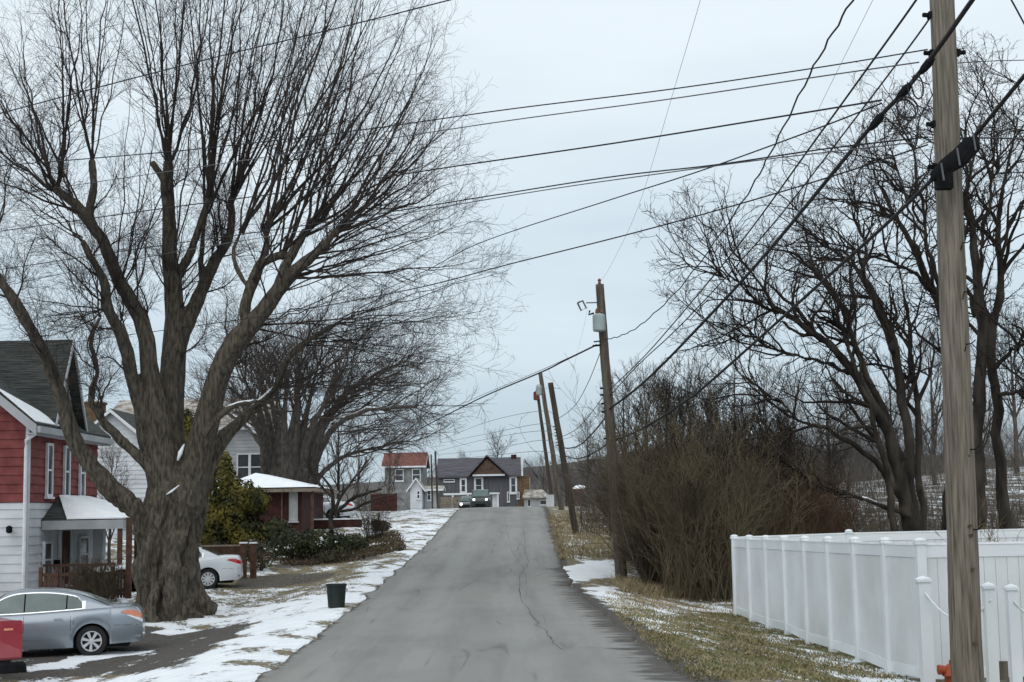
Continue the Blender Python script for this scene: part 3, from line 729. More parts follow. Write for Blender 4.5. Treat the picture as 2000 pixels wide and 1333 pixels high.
def board_fence():
    Y = 150.0; xx = lambda px: P(px, 950, Y).x
    r = root('board_fence', (xx(860), Y, 1.8), 'weathered brown board fence left of the dark oncoming car', 'fence')
    m = MB(); x = xx(850)
    while x < xx(912): m.box(x, x + .17, Y, Y + .04, 1.7, P(880, 971, Y).z + random.uniform(-.03, .03)); x += .19
    m.build('boards', 'tan_wood', r); MB().box(xx(850), xx(912), Y - .06, Y - .004, 2.9, 3.0).build('rail', 'tan_wood', r)
board_fence()
# small white shed with gable and porch
Y = 140.0; xx = lambda px: P(px, 950, Y).x; zz = lambda py: P(820, py, Y).z
simple_house('garden_shed', xx(801), xx(824), Y, Y + 3, zz(992), zz(951), zz(936), 'y', 'white_siding', 'shingle_tan', 'small white gabled shed on the snowy slope left of the crest', cat='shed', over=.3, wins=(('f', .6, zz(975), .35, .8),))
simple_house('lean_building', xx(826), xx(853), Y + 2, Y + 6, zz(992), zz(956), zz(951), 'x', 'grey_siding', 'shingle_tan', 'low pale blue grey outbuilding beside the small white shed', cat='shed', over=.5, wins=(('f', .25, zz(978), .4, 1.1),))
# grey house with red roof
Y = 175.0; zz = lambda py: P(790, py, Y).z
simple_house('red_roof_house', xx(752), xx(826), Y, Y + 8, zz(990), zz(910), zz(884), 'x', 'dull_siding', 'roof_red', 'grey two storey house with a rusty red roof far up the road', over=.4,
             wins=(('f', 1.2, zz(940), 1.0, 1.4), ('f', 3.2, zz(940), 1.0, 1.4)))
# brown retaining wall/hedge beyond the yard
Y = 120.0
hx0, hx1 = P(724, 970, Y).x, P(775, 970, Y).x
r = root('brick_wall', (hx0, Y, 2), 'long low dark brown wall at the top of the snowy yard', 'wall')
MB().box(hx0, hx1, Y, Y + .4, 1.5, P(750, 966, Y).z).build('brickwork', 'brick', r)
MB().box(hx0, hx1, Y - .04, Y + .44, P(750, 966, Y).z + .001, P(750, 966, Y).z + .08).build('coping', 'brown_wall', r)
# brick chimney-like pillar with snow at right of crest
g = XG(1133, 130); r = root('brick_pillar', g, 'small brick structure capped with snow behind the leaning poles', 'pillar')
zt = P(1133, 955, 130).z
MB().box(g.x - .65, g.x + .75, 130, 131.2, g.z - .5, zt).build('brickwork', 'brown_gable', r)
MB().lathe((g.x + .05, 130.6, zt + .002), [(.62, 0), (.6, .12), (.4, .26), (.1, .33)]).build('snow_cap', 'snow', r)

# ------------------------------------------------------------------ fences (right)
def post_mb(p, w_, z0, z1, cap=True):
    m = MB(); x, y = p; h = w_ / 2
    m.box(x - h, x + h, y - h, y + h, z0, z1)
    return m
def cap_mb(p, w_, z1, flat=False):
    x, y = p; h = w_ / 2 + .02; m = MB(); m.box(x - h, x + h, y - h, y + h, z1 + .001, z1 + .035)
    if flat: m.lathe((x, y, z1 + .036), [(h * 1.05, 0), (h * .9, .02), (.01, .045)], 4)
    else: m.lathe((x, y, z1 + .036), [(h * .9, 0), (h * 1.05, .02), (h * .9, .042), (h * .4, .058), (.01, .06)], 10)
    return m
def vinyl_fence(name, pts, label, top, zoff=.06, first=True, last=True):
    """pts post positions; top(p)->z"""
    p0 = Vector((*pts[0], H(*pts[0])))
    r = root(name, p0, label, 'fence')
    for i, p in enumerate(pts):
        if i == 0 and not first: continue
        z1_ = top(p) + .015
        po = post_mb(p, .13, H(*p) - .3, z1_).build('post', 'vinyl', r)
        cap_mb(p, .13, z1_).build('cap', 'vinyl', po)
    for i in range(len(pts) - 1):
        a, b = Vector((*pts[i], 0)), Vector((*pts[i + 1], 0)); d = (b - a); L_ = d.length; u = d / L_; n = Vector((-u.y, u.x, 0))
        za, zb = top(pts[i]), top(pts[i + 1]); ga, gb = H(*pts[i]) + zoff, H(*pts[i + 1]) + zoff
        A, B = a + u * .066, b - u * .066
        def rail(z0a, z0b, hgt_, t):
            m = MB(); q = [A + n * (-t / 2) + Z * z0a, B + n * (-t / 2) + Z * z0b, B + n * (-t / 2) + Z * (z0b + hgt_), A + n * (-t / 2) + Z * (z0a + hgt_)]
            m.slab(q, n * t); return m
        rail(za - .17, zb - .17, .17, .05).build('rail', 'vinyl', r)
        rail(ga, gb, .15, .05).build('rail', 'vinyl', r)
        # tongue and groove boards
        m = MB(); k = max(2, int(round(L_ / .17)))
        for j in range(k):
            s0, s1 = j / k, (j + 1) / k - .006 / L_
            q0, q1 = A.lerp(B, s0), A.lerp(B, s1); lz = lambda s: (ga + (gb - ga) * s + .151, za + (zb - za) * s - .171)
            c0, d0 = lz(s0); c1, d1 = lz(s1)
            m.slab([q0 + n * (-.011) + Z * c0, q1 + n * (-.011) + Z * c1, q1 + n * (-.011) + Z * d1, q0 + n * (-.011) + Z * d0], n * .022)
        m.build('panel', 'vinyl_dirty', r)
        sn = MB(); off = n * (-.03)
        q = [A + n * (-.035) + Z * (za + .001), B + n * (-.035) + Z * (zb + .001), B + n * .035 + Z * (zb + .001), A + n * .035 + Z * (za + .001)]
        sn.slab(q, Z * .03); sn.build('snow', 'snow', r)
    return r
FN, FF = P(1797, 1066, 21.0), P(1434, 1054, 34.0)
gN, gF = H(FN.x, 21), H(FF.x, 34)
def lerp2(a, b, t): return (a.x + (b.x - a.x) * t, a.y + (b.y - a.y) * t)
side = [lerp2(FF, FN, i / 8) for i in range(9)]
topside = lambda p: FF.z + (FN.z - FF.z) * (34.0 - p[1]) / 13.0
vinyl_fence('vinyl_fence', side, 'long white vinyl privacy fence running alongside the road verge from thicket to corner', topside)
FR = P(2300, 1062, 21.3)
front = [(FN.x, FN.y), (FN.x + 1.95, FN.y + .08), (FN.x + 3.9, FN.y + .16)]
vinyl_fence('vinyl_fence', front, 'white vinyl privacy fence section facing the viewer behind the weathered pole', lambda p: FN.z, first=False)
bk = [P(1434, 1054, 34.35), P(1658, 1046, 34.6), P(1870, 1041, 34.8), P(2090, 1036, 35.0)]
back = [(p.x, p.y) for p in bk]
vinyl_fence('vinyl_fence', back, 'far back run of white vinyl fence seen over the nearer fence top', lambda p: float(np.interp(p[0], [q[0] for q in back], [q.z for q in bk])) + .03, first=False)
# short white posts with swagged chain in front of the fence
cps = [(1803, 1137, 20.2), (1930, 1150, 19.3), (1975, 1153, 19.6), (2110, 1150, 19.8)]
r = None; tops = []
chain_root = root('chain_fence', XG(1803, 20.2), 'short white capped posts joined by swagged white chain in front of the tall vinyl fence', 'fence')
for px, py, yy in cps:
    p = P(px, py, yy); w_ = .16 if px < 1900 else .13
    po = post_mb((p.x, yy), w_, H(p.x, yy) - .3, p.z).build('post', 'vinyl', chain_root)
    cap_mb((p.x, yy), w_, p.z, True).build('cap', 'vinyl', po); tops.append(p)
for i, j in ((0, 1), (2, 3)):
    a, b = tops[i] - Z * .14, tops[j] - Z * .14; m = MB(); pts = []
    for k in range(25):
        t = k / 24; pts.append(a.lerp(b, t) - Z * (.30 * 4 * t * (1 - t)) - Yv * .08)
    m.tube(pts, [.018 if q % 2 else .011 for q in range(25)], 6); m.build('chain', 'vinyl', chain_root)
pp = P(1964, 1312, 20.9)
MB().box(pp.x - .07, pp.x + .07, 21.0, 21.02, pp.z - .13, pp.z + .13).build('plaque', 'pole_mid', None)
o = bpy.data.objects['plaque']; tag(o, 'small grey weathered plaque low on the front of the white vinyl fence', 'plaque')

# ------------------------------------------------------------------ utility poles
def pole(base_px, top_px, Y, r0, r1, m, label, name='utility_pole', lean=0, base=None, ext=0.5):
    b = base or P(base_px[0], base_px[1], Y); t = P(top_px[0], top_px[1], Y + lean)
    g = H(b.x, b.y); rt = root(name, (b.x, b.y, g), label, 'utility pole', 'wooden utility poles along the road')
    n = 60; pts = []; rad = []
    d = (t - b)
    tt = (g - ext - b.z) / d.z
    for i in range(n + 1):
        f = tt + (1 - tt) * i / n
        pts.append(b + d * f + Vector((mnoise.noise(Vector((i * .12, b.x, 0))), 0, 0)) * .02); rad.append(r0 + (r1 - r0) * i / n + mnoise.noise(Vector((i * .6, b.x, 4))) * .006)
    pm = MB().tube(pts, rad, 20)
    pm.build('shaft', m, rt, True)
    return rt, (lambda f: b + d * f)
p1, P1f = pole((1889, 1333), (1832, -250), 18.4, .20, .145, 'pole_wood', 'thick weathered grey utility pole in the right foreground', ext=.8)
def p1at(py): return P1f((1333 - py) / (1333 + 250))
# hardware of the near pole
def on1(py, side=0, out=0): 
    c = p1at(py); return c + Vector((side * (.155 + out), 0, 0))
for py, sd_ in ((122, 1), (122, -1), (265, -1), (350, -1), (45, -1)):
    m = MB(); c = on1(py, sd_); m.obox(c + Vector((-.04, -.05, -.04)), (.08, 0, 0), (0, .1, 0), (0, 0, .08))
    m.tube([c, c + Vector((sd_ * .11, -.02, 0))], .03, 8); m.build('bracket', 'black_plastic', p1)
for py in (505, 600, 700, 900, 1050):
    m = MB(); c = on1(py, .55); m.tube([c + Vector((0, -.15, 0)), c + Vector((.06, -.2, .0)), c + Vector((.12, -.16, .05))], .008, 6)
    m.tube([c + Vector((0, -.15, -.02)), c + Vector((-.02, -.17, -.09))], .007, 6); m.build('step_spike', 'black_plastic', p1)
for py, dx in ((1046, .02), (1063, .03), (1126, .04), (1262, .03)):
    c = p1at(py); MB().obox(c + Vector((dx, -.215, 0)), (.04, 0, .01), (0, .03, 0), (0, 0, .03)).build('staple', 'leaf_litter', p1)
# splice enclosure on the thick cable
sp = root('splice_enclosure', P(1850, 340, 18.15), 'black cable splice enclosure strapped across the near pole', 'splice box')
m = MB(); a, b = P(1820, 352, 18.0), P(1908, 268, 18.0)
m.tube([a, a.lerp(b, .1), a.lerp(b, .3), a.lerp(b, .62) - Z * .05, a.lerp(b, .9) - Z * .03, b], [.03, .085, .105, .125, .12, .03], 12)
m.build('case', 'black_plastic', sp)
q = P(1838, 352, 18.1); MB().obox(q + Vector((-.10, -.17, -.14)), (.2, 0, 0), (0, .14, 0), (0, 0, .24)).build('end_block', 'black_plastic', sp)
m = MB()
for t in (.15, .5, .85): m.tube([a.lerp(b, t) + Vector((0, -.13, .1)), a.lerp(b, t) + Vector((.02, -.14, -.12))], .012, 6)
m.build('strap', 'cable_grey', sp)
# coils of spare wire
m = MB()
for cx, cy, ra, rb, tl in ((1772, 210, .13, .15, .3), (1770, 215, .11, .16, .5), (1792, 170, .07, .16, .15)):
    c = P(cx, cy, 17.9); m.tube([c + Vector((ra * math.cos(a_), tl * .2 * math.sin(a_), rb * math.sin(a_))) for a_ in np.linspace(0, 2 * PI, 26)], .010, 6)
m.tube([P(1772, 160, 17.9), P(1775, 185, 17.9), P(1790, 205, 17.9), P(1815, 218, 18.2)], .008, 6)
m.tube([P(1780, 150, 17.9), P(1800, 160, 17.9), P(1815, 166, 18.2)], .007, 6)
tag(m.build('wire_coil', 'cable'), 'looped coils of spare black wire hanging left of the near pole', 'wire coil')

p2, P2f = pole((1214, 1135), (1171, 556), 44, .185, .125, 'pole_mid', 'tall pole with transformer and open lamp bracket by the thicket', base=P(1214, 1135, 44))
def p2at(py): return P2f((1135 - py) / (1135 - 556))
m = MB(); c = P(1170, 640, 43.7); m.lathe(c + Vector((0, -.05, -.12)), [(.05, -.02), (.17, 0), (.19, .04), (.19, .46), (.17, .5), (.05, .54)], 16); tf = m.build('transformer', 'transformer', p2)
m = MB(); m.lathe(c + Vector((-.07, -.05, .42)), [(.03, 0), (.045, .04), (.03, .08), (.02, .14)], 8); m.lathe(c + Vector((.08, -.05, .42)), [(.03, 0), (.045, .04), (.03, .08), (.02, .14)], 8); m.build('bushing', 'insulator', tf)
m = MB(); c0 = p2at(592)
m.tube([c0, P(1145, 592, 43.8)], .018, 6)
q = [P(1128, 592, 43.8), P(1138, 588, 43.8), P(1145, 602, 43.8), P(1135, 607, 43.8), P(1128, 592, 43.8)]
m.tube(q, .028, 6); m.build('lamp_bracket', 'cable_grey', p2)
m = MB(); c0 = p2at(553); m.lathe(c0, [(.04, -.1), (.05, 0), (.035, .05), (.06, .08), (.03, .13)], 8); m.build('insulator', 'insulator', p2)
m = MB(); m.tube([P(1160, 612, 43.7), P(1150, 615, 43.7), P(1152, 607, 43.7)], .03, 6); m.tube([p2at(676), P(1158, 676, 43.8)], .03, 6); m.tube([p2at(668), P(1160, 668, 43.8)], .02, 6); m.build('bracket', 'black_plastic', p2)
for py in (762, 775, 792, 808, 860):
    c = p2at(py); m = MB(); m.tube([c, c + Vector((-.22, -.05, 0))], .03, 6); m.build('bracket', 'black_plastic', p2)

p3, P3f = pole((1127, 1056), (1075, 748), 65, .15, .12, 'pole_dark', 'dark leaning utility pole standing on the tan grass verge', base=P(1127, 1056, 65))
m = MB()
for k in range(7):
    c = P3f(.05 + k * .0 + .55 + k * .02); 
    m.tube([c, c + Vector((-.2, -.05, 0))], .022, 5)
m.build('bracket', 'black_plastic', p3)
p4, P4f = pole((1097, 998), (1055, 728), 86, .16, .12, 'pole_mid', 'pale grey leaning utility pole at the crest of the road', base=P(1097, 998, 86))
m = MB(); c = P4f(.87); m.lathe(c + Vector((-.22, 0, -.3)), [(.02, 0), (.17, .05), (.19, .5), (.14, .62), (.03, .66)], 10); m.build('transformer', 'transformer', p4)
p5, P5f = pole((1079, 985), (1049, 760), 108, .15, .11, 'pole_dark', 'thin dark utility pole half hidden behind the pale leaning pole', base=P(1079, 985, 108))
m = MB(); c = P5f(.98); m.lathe(c + Vector((-.1, -.25, -.7)), [(.02, 0), (.2, .05), (.2, .6), (.03, .7)], 10); m.build('transformer', 'roof_red', p5)
c = P5f(.2); MB().box(c.x - .25, c.x + .3, c.y - .5, c.y - .2, 1.9, 3.2).build('meter_box', 'white_siding', p5)
p6, _ = pole((852, 985), (850, 882), 125, .09, .08, 'pole_dark', 'dark upright pole left of the crest, right one of a pair', base=P(855, 988, 125))
p7, _ = pole((843, 1000), (842, 888), 105, .06, .05, 'pole_dark', 'slim dark pole left of the crest, left one of a pair', base=P(845, 1000, 105))
p8, _ = pole((859, 998), (858, 962), 110, .08, .08, 'pole_mid', 'short stubby wooden post at the left road edge near the crest', base=P(859, 1000, 110))

# ------------------------------------------------------------------ wires
def wire(px, d0, d1, r_, label, m='cable', name='utility_wire', group='overhead wires', twist=0):
    r_ = r_ * (.66 if r_ < .024 else .9)
    """px: traced points; 1/depth runs linearly along the run (a straight line in space)"""
    q = cr(px, 8); L_ = np.concatenate([[0], np.cumsum(np.linalg.norm(np.diff(q, axis=0), axis=1))]); t = L_ / L_[-1]
    pts = []
    for (a_, b_), s in zip(q, t):
        dd = 1 / ((1 - s) / d0 + s / d1); pts.append(P(a_, b_, dd))
    if twist:
        pts = [p + Vector((math.sin(i * 1.9) * twist, 0, math.cos(i * 1.9) * twist)) for i, p in enumerate(np.array(0) if False else pts)]
    o = MB().tube(pts, r_, 5).build(name, m, None, True)
    OFF.pop(o.name, None); return tag(o, label, 'wire', group)
wire([(1700, -210), (1300, -110), (880, 0), (640, 60), (430, 110), (215, 165), (0, 222), (-160, 262)], 19, 26, .016, 'topmost thick wire crossing the crown of the big tree at upper left')
wire([(1812, 97), (1600, 132), (1300, 176), (1000, 213), (700, 255), (400, 290), (200, 308), (0, 324), (-150, 336)], 18.3, 26, .014, 'upper dark wire running from the near pole across the sky to the left edge')
wire([(1795, 122), (1600, 150), (1300, 195), (1000, 235), (700, 280), (400, 325), (200, 354), (0, 385), (-150, 410)], 18.3, 48, .015, 'thinner wire just below the upper dark wire from the near pole', 'cable_grey')
wire([(1722, 196), (1500, 232), (1200, 280), (870, 328), (600, 370), (300, 410), (0, 452), (-150, 472)], 19, 48, .020, 'third wire down leaving the thick cable toward the left')
wire([(1722, 202), (1600, 250), (1380, 330), (1200, 388), (950, 470), (830, 530), (700, 590)], 19, 60, .018, 'wire sagging from the cable clamp down to the left across mid sky')
wire([(1812, 268), (1620, 290), (1400, 322), (1200, 345), (950, 384), (600, 440), (300, 482), (0, 527), (-150, 548)], 18.4, 50, .017, 'upper wire of the close pair crossing mid sky')
wire([(1790, 278), (1500, 311), (1300, 338), (1100, 366), (880, 402), (600, 450), (300, 500), (0, 560)], 18.4, 52, .014, 'lower wire of the close pair crossing mid sky', 'cable_grey')
wire([(1812, 283), (1640, 340), (1440, 400), (1220, 460), (1000, 515), (800, 566), (500, 620), (150, 668), (0, 690)], 18.4, 58, .017, 'lowest long wire crossing from the near pole toward the red house roof')
wire([(1865, 124), (1930, 120), (2000, 118), (2100, 117)], 18.4, 22, .010, 'single wire leaving the near pole to the right edge, upper one')
wire([(1870, 270), (1930, 270), (2000, 272), (2120, 275)], 18.3, 22, .018, 'dark wire leaving the splice box to the right edge')
wire([(1940, -60), (1975, 0), (2000, 46), (2030, 100)], 14, 15, .014, 'short piece of wire in the upper right corner')
# along the road
wire([(1760, -160), (1665, 0), (1590, 130), (1512, 285), (1450, 395), (1340, 548), (1260, 628), (1215, 655), (1180, 664)], 16, 44, .021, 'twisted service wire descending to the transformer pole from the top of the sky', twist=.016)
wire([(1400, -120), (1368, 0), (1318, 170), (1250, 395), (1195, 515), (1171, 553)], 17, 44, .005, 'very thin pale wire reaching the tip of the transformer pole', 'cable_grey')
wire([(1760, -110), (1705, 0), (1620, 170), (1555, 300), (1440, 480), (1300, 640), (1190, 745)], 14, 44, .004, 'faint hairline wire descending to the middle of the transformer pole', 'cable_grey')
wire([(1860, -105), (1790, 0), (1690, 140), (1590, 278), (1450, 470), (1300, 650), (1240, 715), (1190, 762)], 14, 44, .021, 'left of the two parallel wires descending beside the near pole')
wire([(1862, -45), (1810, 45), (1640, 272), (1500, 450), (1340, 625), (1250, 710), (1190, 775)], 18.2, 44, .021, 'right of the two parallel wires descending beside the near pole')
wire([(2000, -140), (1900, 0), (1835, 92), (1770, 175), (1700, 250), (1500, 492), (1350, 655), (1260, 745), (1190, 800)], 14.9, 44, .036, 'thickest black cable passing in front of the near pole')
wire([(2100, 40), (2000, 150), (1905, 265), (1830, 342), (1740, 430), (1640, 520), (1400, 735), (1330, 790), (1250, 840), (1192, 862)], 15.6, 44, .032, 'lower thick cable from the right edge through the splice box')
for px, py in ((1810, 128), (1765, 180), (1712, 238)):
    c = P(px, py, 18.0); d = (P(px - 15, py + 18, 18.1) - P(px + 15, py - 18, 17.9)).normalized()
    o = MB().tube([c - d * .13, c - d * .06, c + d * .06, c + d * .13], [.03, .055, .05, .03], 8).build('cable_clamp', 'black_plastic')
    tag(o, {1810: 'dark clamp on the thick cable touching the near pole', 1765: 'knotted clamp on the thick cable just above the wire coils', 1712: 'lowest clamp on the thick cable where two wires branch off'}[px], 'clamp')
wire([(1165, 674), (1100, 706), (1060, 726), (960, 768), (900, 797), (820, 838)], 44, 80, .030, 'thick wire from the transformer pole down toward the left houses')
wire([(1165, 674), (1060, 722), (960, 764), (880, 798), (830, 812)], 44, 84, .015, 'slack upper strand beside the thick wire toward the left houses', 'cable_grey')
wire([(1172, 690), (1150, 745), (1125, 790), (1095, 815), (1080, 815)], 44, 65, .018, 'looping wire from below the transformer to the dark leaning pole')
wire([(1185, 765), (1160, 800), (1130, 835), (1100, 852), (1085, 850)], 44, 65, .018, 'upper sagging wire between transformer pole and dark leaning pole')
wire([(1185, 790), (1150, 830), (1120, 852), (1092, 860)], 44, 65, .012, 'middle sagging wire between transformer pole and dark leaning pole', 'cable_grey')
wire([(1188, 808), (1165, 838), (1135, 868), (1110, 876), (1095, 872)], 44, 65, .030, 'thick sagging cable between transformer pole and dark leaning pole')
wire([(1192, 862), (1165, 882), (1130, 896), (1100, 890)], 44, 65, .026, 'lowest sagging cable behind the dark leaning pole')
wire([(1148, 600), (1140, 640), (1125, 700), (1115, 740)], 44, 55, .004, 'hair thin wire hanging from the lamp bracket', 'cable_grey')
for i, (a, b, c_, l) in enumerate(((783, 812, 856, 'topmost'), (808, 836, 862, 'second'), (822, 846, 876, 'third'), (840, 868, 884, 'fourth'), (862, 880, 896, 'lowest'))):
    wire([(1090 if i < 3 else 1100, a + 35), (1060, a + 20), (960, b + 10), (860, c_ + 4)], 75, 130, .02, l + ' of the thin wires fanning from the crest poles toward the left', 'cable_grey')

# ------------------------------------------------------------------ trees
def rnd_perp(D):
    R = RNG.normal(size=D.shape); R -= (R * D).sum(-1, keepdims=True) * D
    return R / (np.linalg.norm(R, axis=-1, keepdims=True) + 1e-9)
def spawn(Pn, Rn, k, f0, f1, ang, length, nseg=4, wig=.1, trop=(0, 0, .03), ratio=.6, rend=.003, rmax=1, lenfall=.5, bias=(0, 0, 0)):
    """children of a batch of polylines: Pn (m,n,3)"""
    m, n, _ = Pn.shape
    f = RNG.uniform(f0, f1, (m, k)); s = f * (n - 1); i = np.minimum(s.astype(int), n - 2); t = (s - i)[..., None]
    rows = np.arange(m)[:, None]
    A, B = Pn[rows, i], Pn[rows, i + 1]; pos = A * (1 - t) + B * t
    T = B - A; T /= np.linalg.norm(T, axis=-1, keepdims=True) + 1e-9
    rad = Rn[rows, i] * (1 - t[..., 0]) + Rn[rows, i + 1] * t[..., 0]
    a = RNG.uniform(ang[0], ang[1], (m, k))[..., None]
    D = T * np.cos(a) + rnd_perp(T) * np.sin(a) + np.array(bias); D /= np.linalg.norm(D, axis=-1, keepdims=True)
    length = np.broadcast_to(np.asarray(length, float).reshape(-1, 1) if np.ndim(length) else length, (m, k))
    L_ = length * (1 - lenfall * f) * RNG.uniform(.55, 1.25, (m, k))
    pos = pos.reshape(-1, 3); D = D.reshape(-1, 3); L_ = L_.reshape(-1, 1); r0 = np.minimum(rad.reshape(-1) * ratio, rmax)
    out = [pos]; p = pos
    for j in range(nseg):
        p = p + D * L_ / nseg; out.append(p)
        D = D + RNG.normal(size=D.shape) * wig + np.array(trop); D /= np.linalg.norm(D, axis=-1, keepdims=True)
    Pc = np.stack(out, 1); q = np.linspace(0, 1, nseg + 1)[None]
    Rc = r0[:, None] * (1 - q) + rend * q; Rc = np.maximum(Rc, rend)
    return Pc, Rc
def res_limb(rows, Y, dY=0, n=14, jit=0, y0=0):
    """rows (px,py,rpx) -> points and radii in metres"""
    q = cr(rows, 6); L_ = np.concatenate([[0], np.cumsum(np.linalg.norm(np.diff(q[:, :2], axis=0), axis=1))]); t = np.linspace(0, L_[-1], n)
    q = np.stack([np.interp(t, L_, q[:, c]) for c in range(3)], 1); pts = []; rad = []
    for i, (a, b, r_) in enumerate(q):
        d = Y + y0 + dY * (i / (n - 1)) ** 1.2; p = P(a, b, d)
        if jit and 0 < i: p = p + Vector(RNG.normal(size=3) * jit)
        pts.append(tuple(p)); rad.append(r_ / F_PX * d)
    return np.array(pts), np.array(rad)
def shoots(start, Y, n, t0, t1, dstart=0, spread=5, r0=.05, seg=12, bow=.10, up=1.0, sj=3.5):
    """long shoots from a knob to a fan of targets"""
    Ps = []; Rs = []
    for i in range(n):
        t = (i + RNG.uniform(-.6, 1.6)) / n
        tx = t0[0] + (t1[0] - t0[0]) * t; ty = t0[1] + (t1[1] - t0[1]) * t
        a = P(start[0] + RNG.normal() * sj, start[1] + RNG.normal() * sj, Y + dstart); L_ = RNG.uniform(.8, 1.06)
        b = P(start[0] + (tx - start[0]) * L_, start[1] + (ty - start[1]) * L_, Y + dstart + RNG.normal() * spread)
        ln = (b - a).length
        mid = (a + b) * .5 + Vector((RNG.normal() * .03, RNG.normal() * .03, RNG.normal() * .02)) * ln
        side_ = (1 if b.x > a.x else -1) * bow * ln * min(1, abs(b.x - a.x) / ln * 1.6)
        mid = mid + Vector((side_ * .7, 0, -abs(side_) * .6 * up))
        q = []
        for s in np.linspace(0, 1, seg): q.append(tuple(a * (1 - s) ** 2 + mid * 2 * s * (1 - s) + b * s * s))
        q = np.array(q); wk = np.cumsum(RNG.normal(size=q.shape) * .018 * ln / 5, axis=0); wk = np.cumsum(wk, axis=0) * .55; wk -= wk[:1]; q += wk; q[1:-1] += RNG.normal(size=q[1:-1].shape) * .035
        Ps.append(q); Rs.append(np.linspace(1, .12, seg) * r0 * RNG.uniform(.6, 1.15))
    return np.array(Ps), np.array(Rs)
def remesh_trunk(Tb, mbs, voxel, name, mname, parent, disp=.04, zs=.35, fsc=3.0, fine=.5):
    V, Fc = Tb.arrays(); vs = [tuple(v) for v in V]; fs = [tuple(f) for f in Fc]
    # cap tube ends
    base = 0
    for Pn, Rn, k in Tb.g:
        m_, n, _ = Pn.shape
        for a in range(m_):
            st = base + a * n * k; fs.append(tuple(range(st, st + k))); fs.append(tuple(range(st + (n - 1) * k + k - 1, st + (n - 1) * k - 1, -1)))
        base += m_ * n * k
    for mb in mbs:
        nb_ = len(vs); vs += mb.v; fs += [tuple(i + nb_ for i in f) for f in mb.f]
    me = bpy.data.meshes.new('tmp'); me.from_pydata(vs, [], fs); me.update()
    o = bpy.data.objects.new('tmp', me); COL.objects.link(o)
    md = o.modifiers.new('r', 'REMESH'); md.mode = 'VOXEL'; md.voxel_size = voxel
    sm = o.modifiers.new('s', 'SMOOTH'); sm.iterations = 4; sm.factor = .5
    dg = bpy.context.evaluated_depsgraph_get(); m2 = bpy.data.meshes.new_from_object(o.evaluated_get(dg))
    COL.objects.unlink(o); bpy.data.objects.remove(o); bpy.data.meshes.remove(me)
    nv = len(m2.vertices); co = np.empty(nv * 3, np.float32); m2.vertices.foreach_get('co', co); co = co.reshape(-1, 3)
    no = np.empty(nv * 3, np.float32); m2.vertices.foreach_get('normal', no); no = no.reshape(-1, 3)
    out = np.empty(nv, np.float32)
    for i in range(nv):
        x, y, z = co[i]
        zf = disp(z) if callable(disp) else disp
        a = 1 - 2 * abs(mnoise.noise(Vector((x * fsc, y * fsc, z * fsc * zs)))); b = mnoise.noise(Vector((x * fsc * 3.1, y * fsc * 3.1, z * fsc * 3 * zs)))
        c = 1 - 2 * abs(mnoise.noise(Vector((x * fsc * 2.2 + 7, y * fsc * 2.2, z * fsc * 2.2 * zs))))
        out[i] = zf * (.62 - a + fine * b * .6 - .5 * (c - .5))
    co = co + no * out[:, None]
    off = OFF[parent.name]; co = co - np.array(off, np.float32)
    m2.vertices.foreach_set('co', co.ravel()); m2.update(); m2.name = name
    return link(name, m2, mname, parent, True)
def snow_on(limbs, parent, thick=.035):
    for Pn, Rn, a, b in limbs:
        m = MB()
        i0, i1 = int(a * (len(Pn) - 1)), int(b * (len(Pn) - 1))
        seg = Pn[i0:i1 + 1]; rr = Rn[i0:i1 + 1]
        if len(seg) < 2: continue
        m.tube([tuple(p + np.array([0, 0, r_ * .75])) for p, r_ in zip(seg, rr)], [max(.012, r_ * .5) * (0.5 if i in (0, len(seg) - 1) else 1) for i, r_ in enumerate(rr)], 6); m.build('snow', 'snow', parent, True)

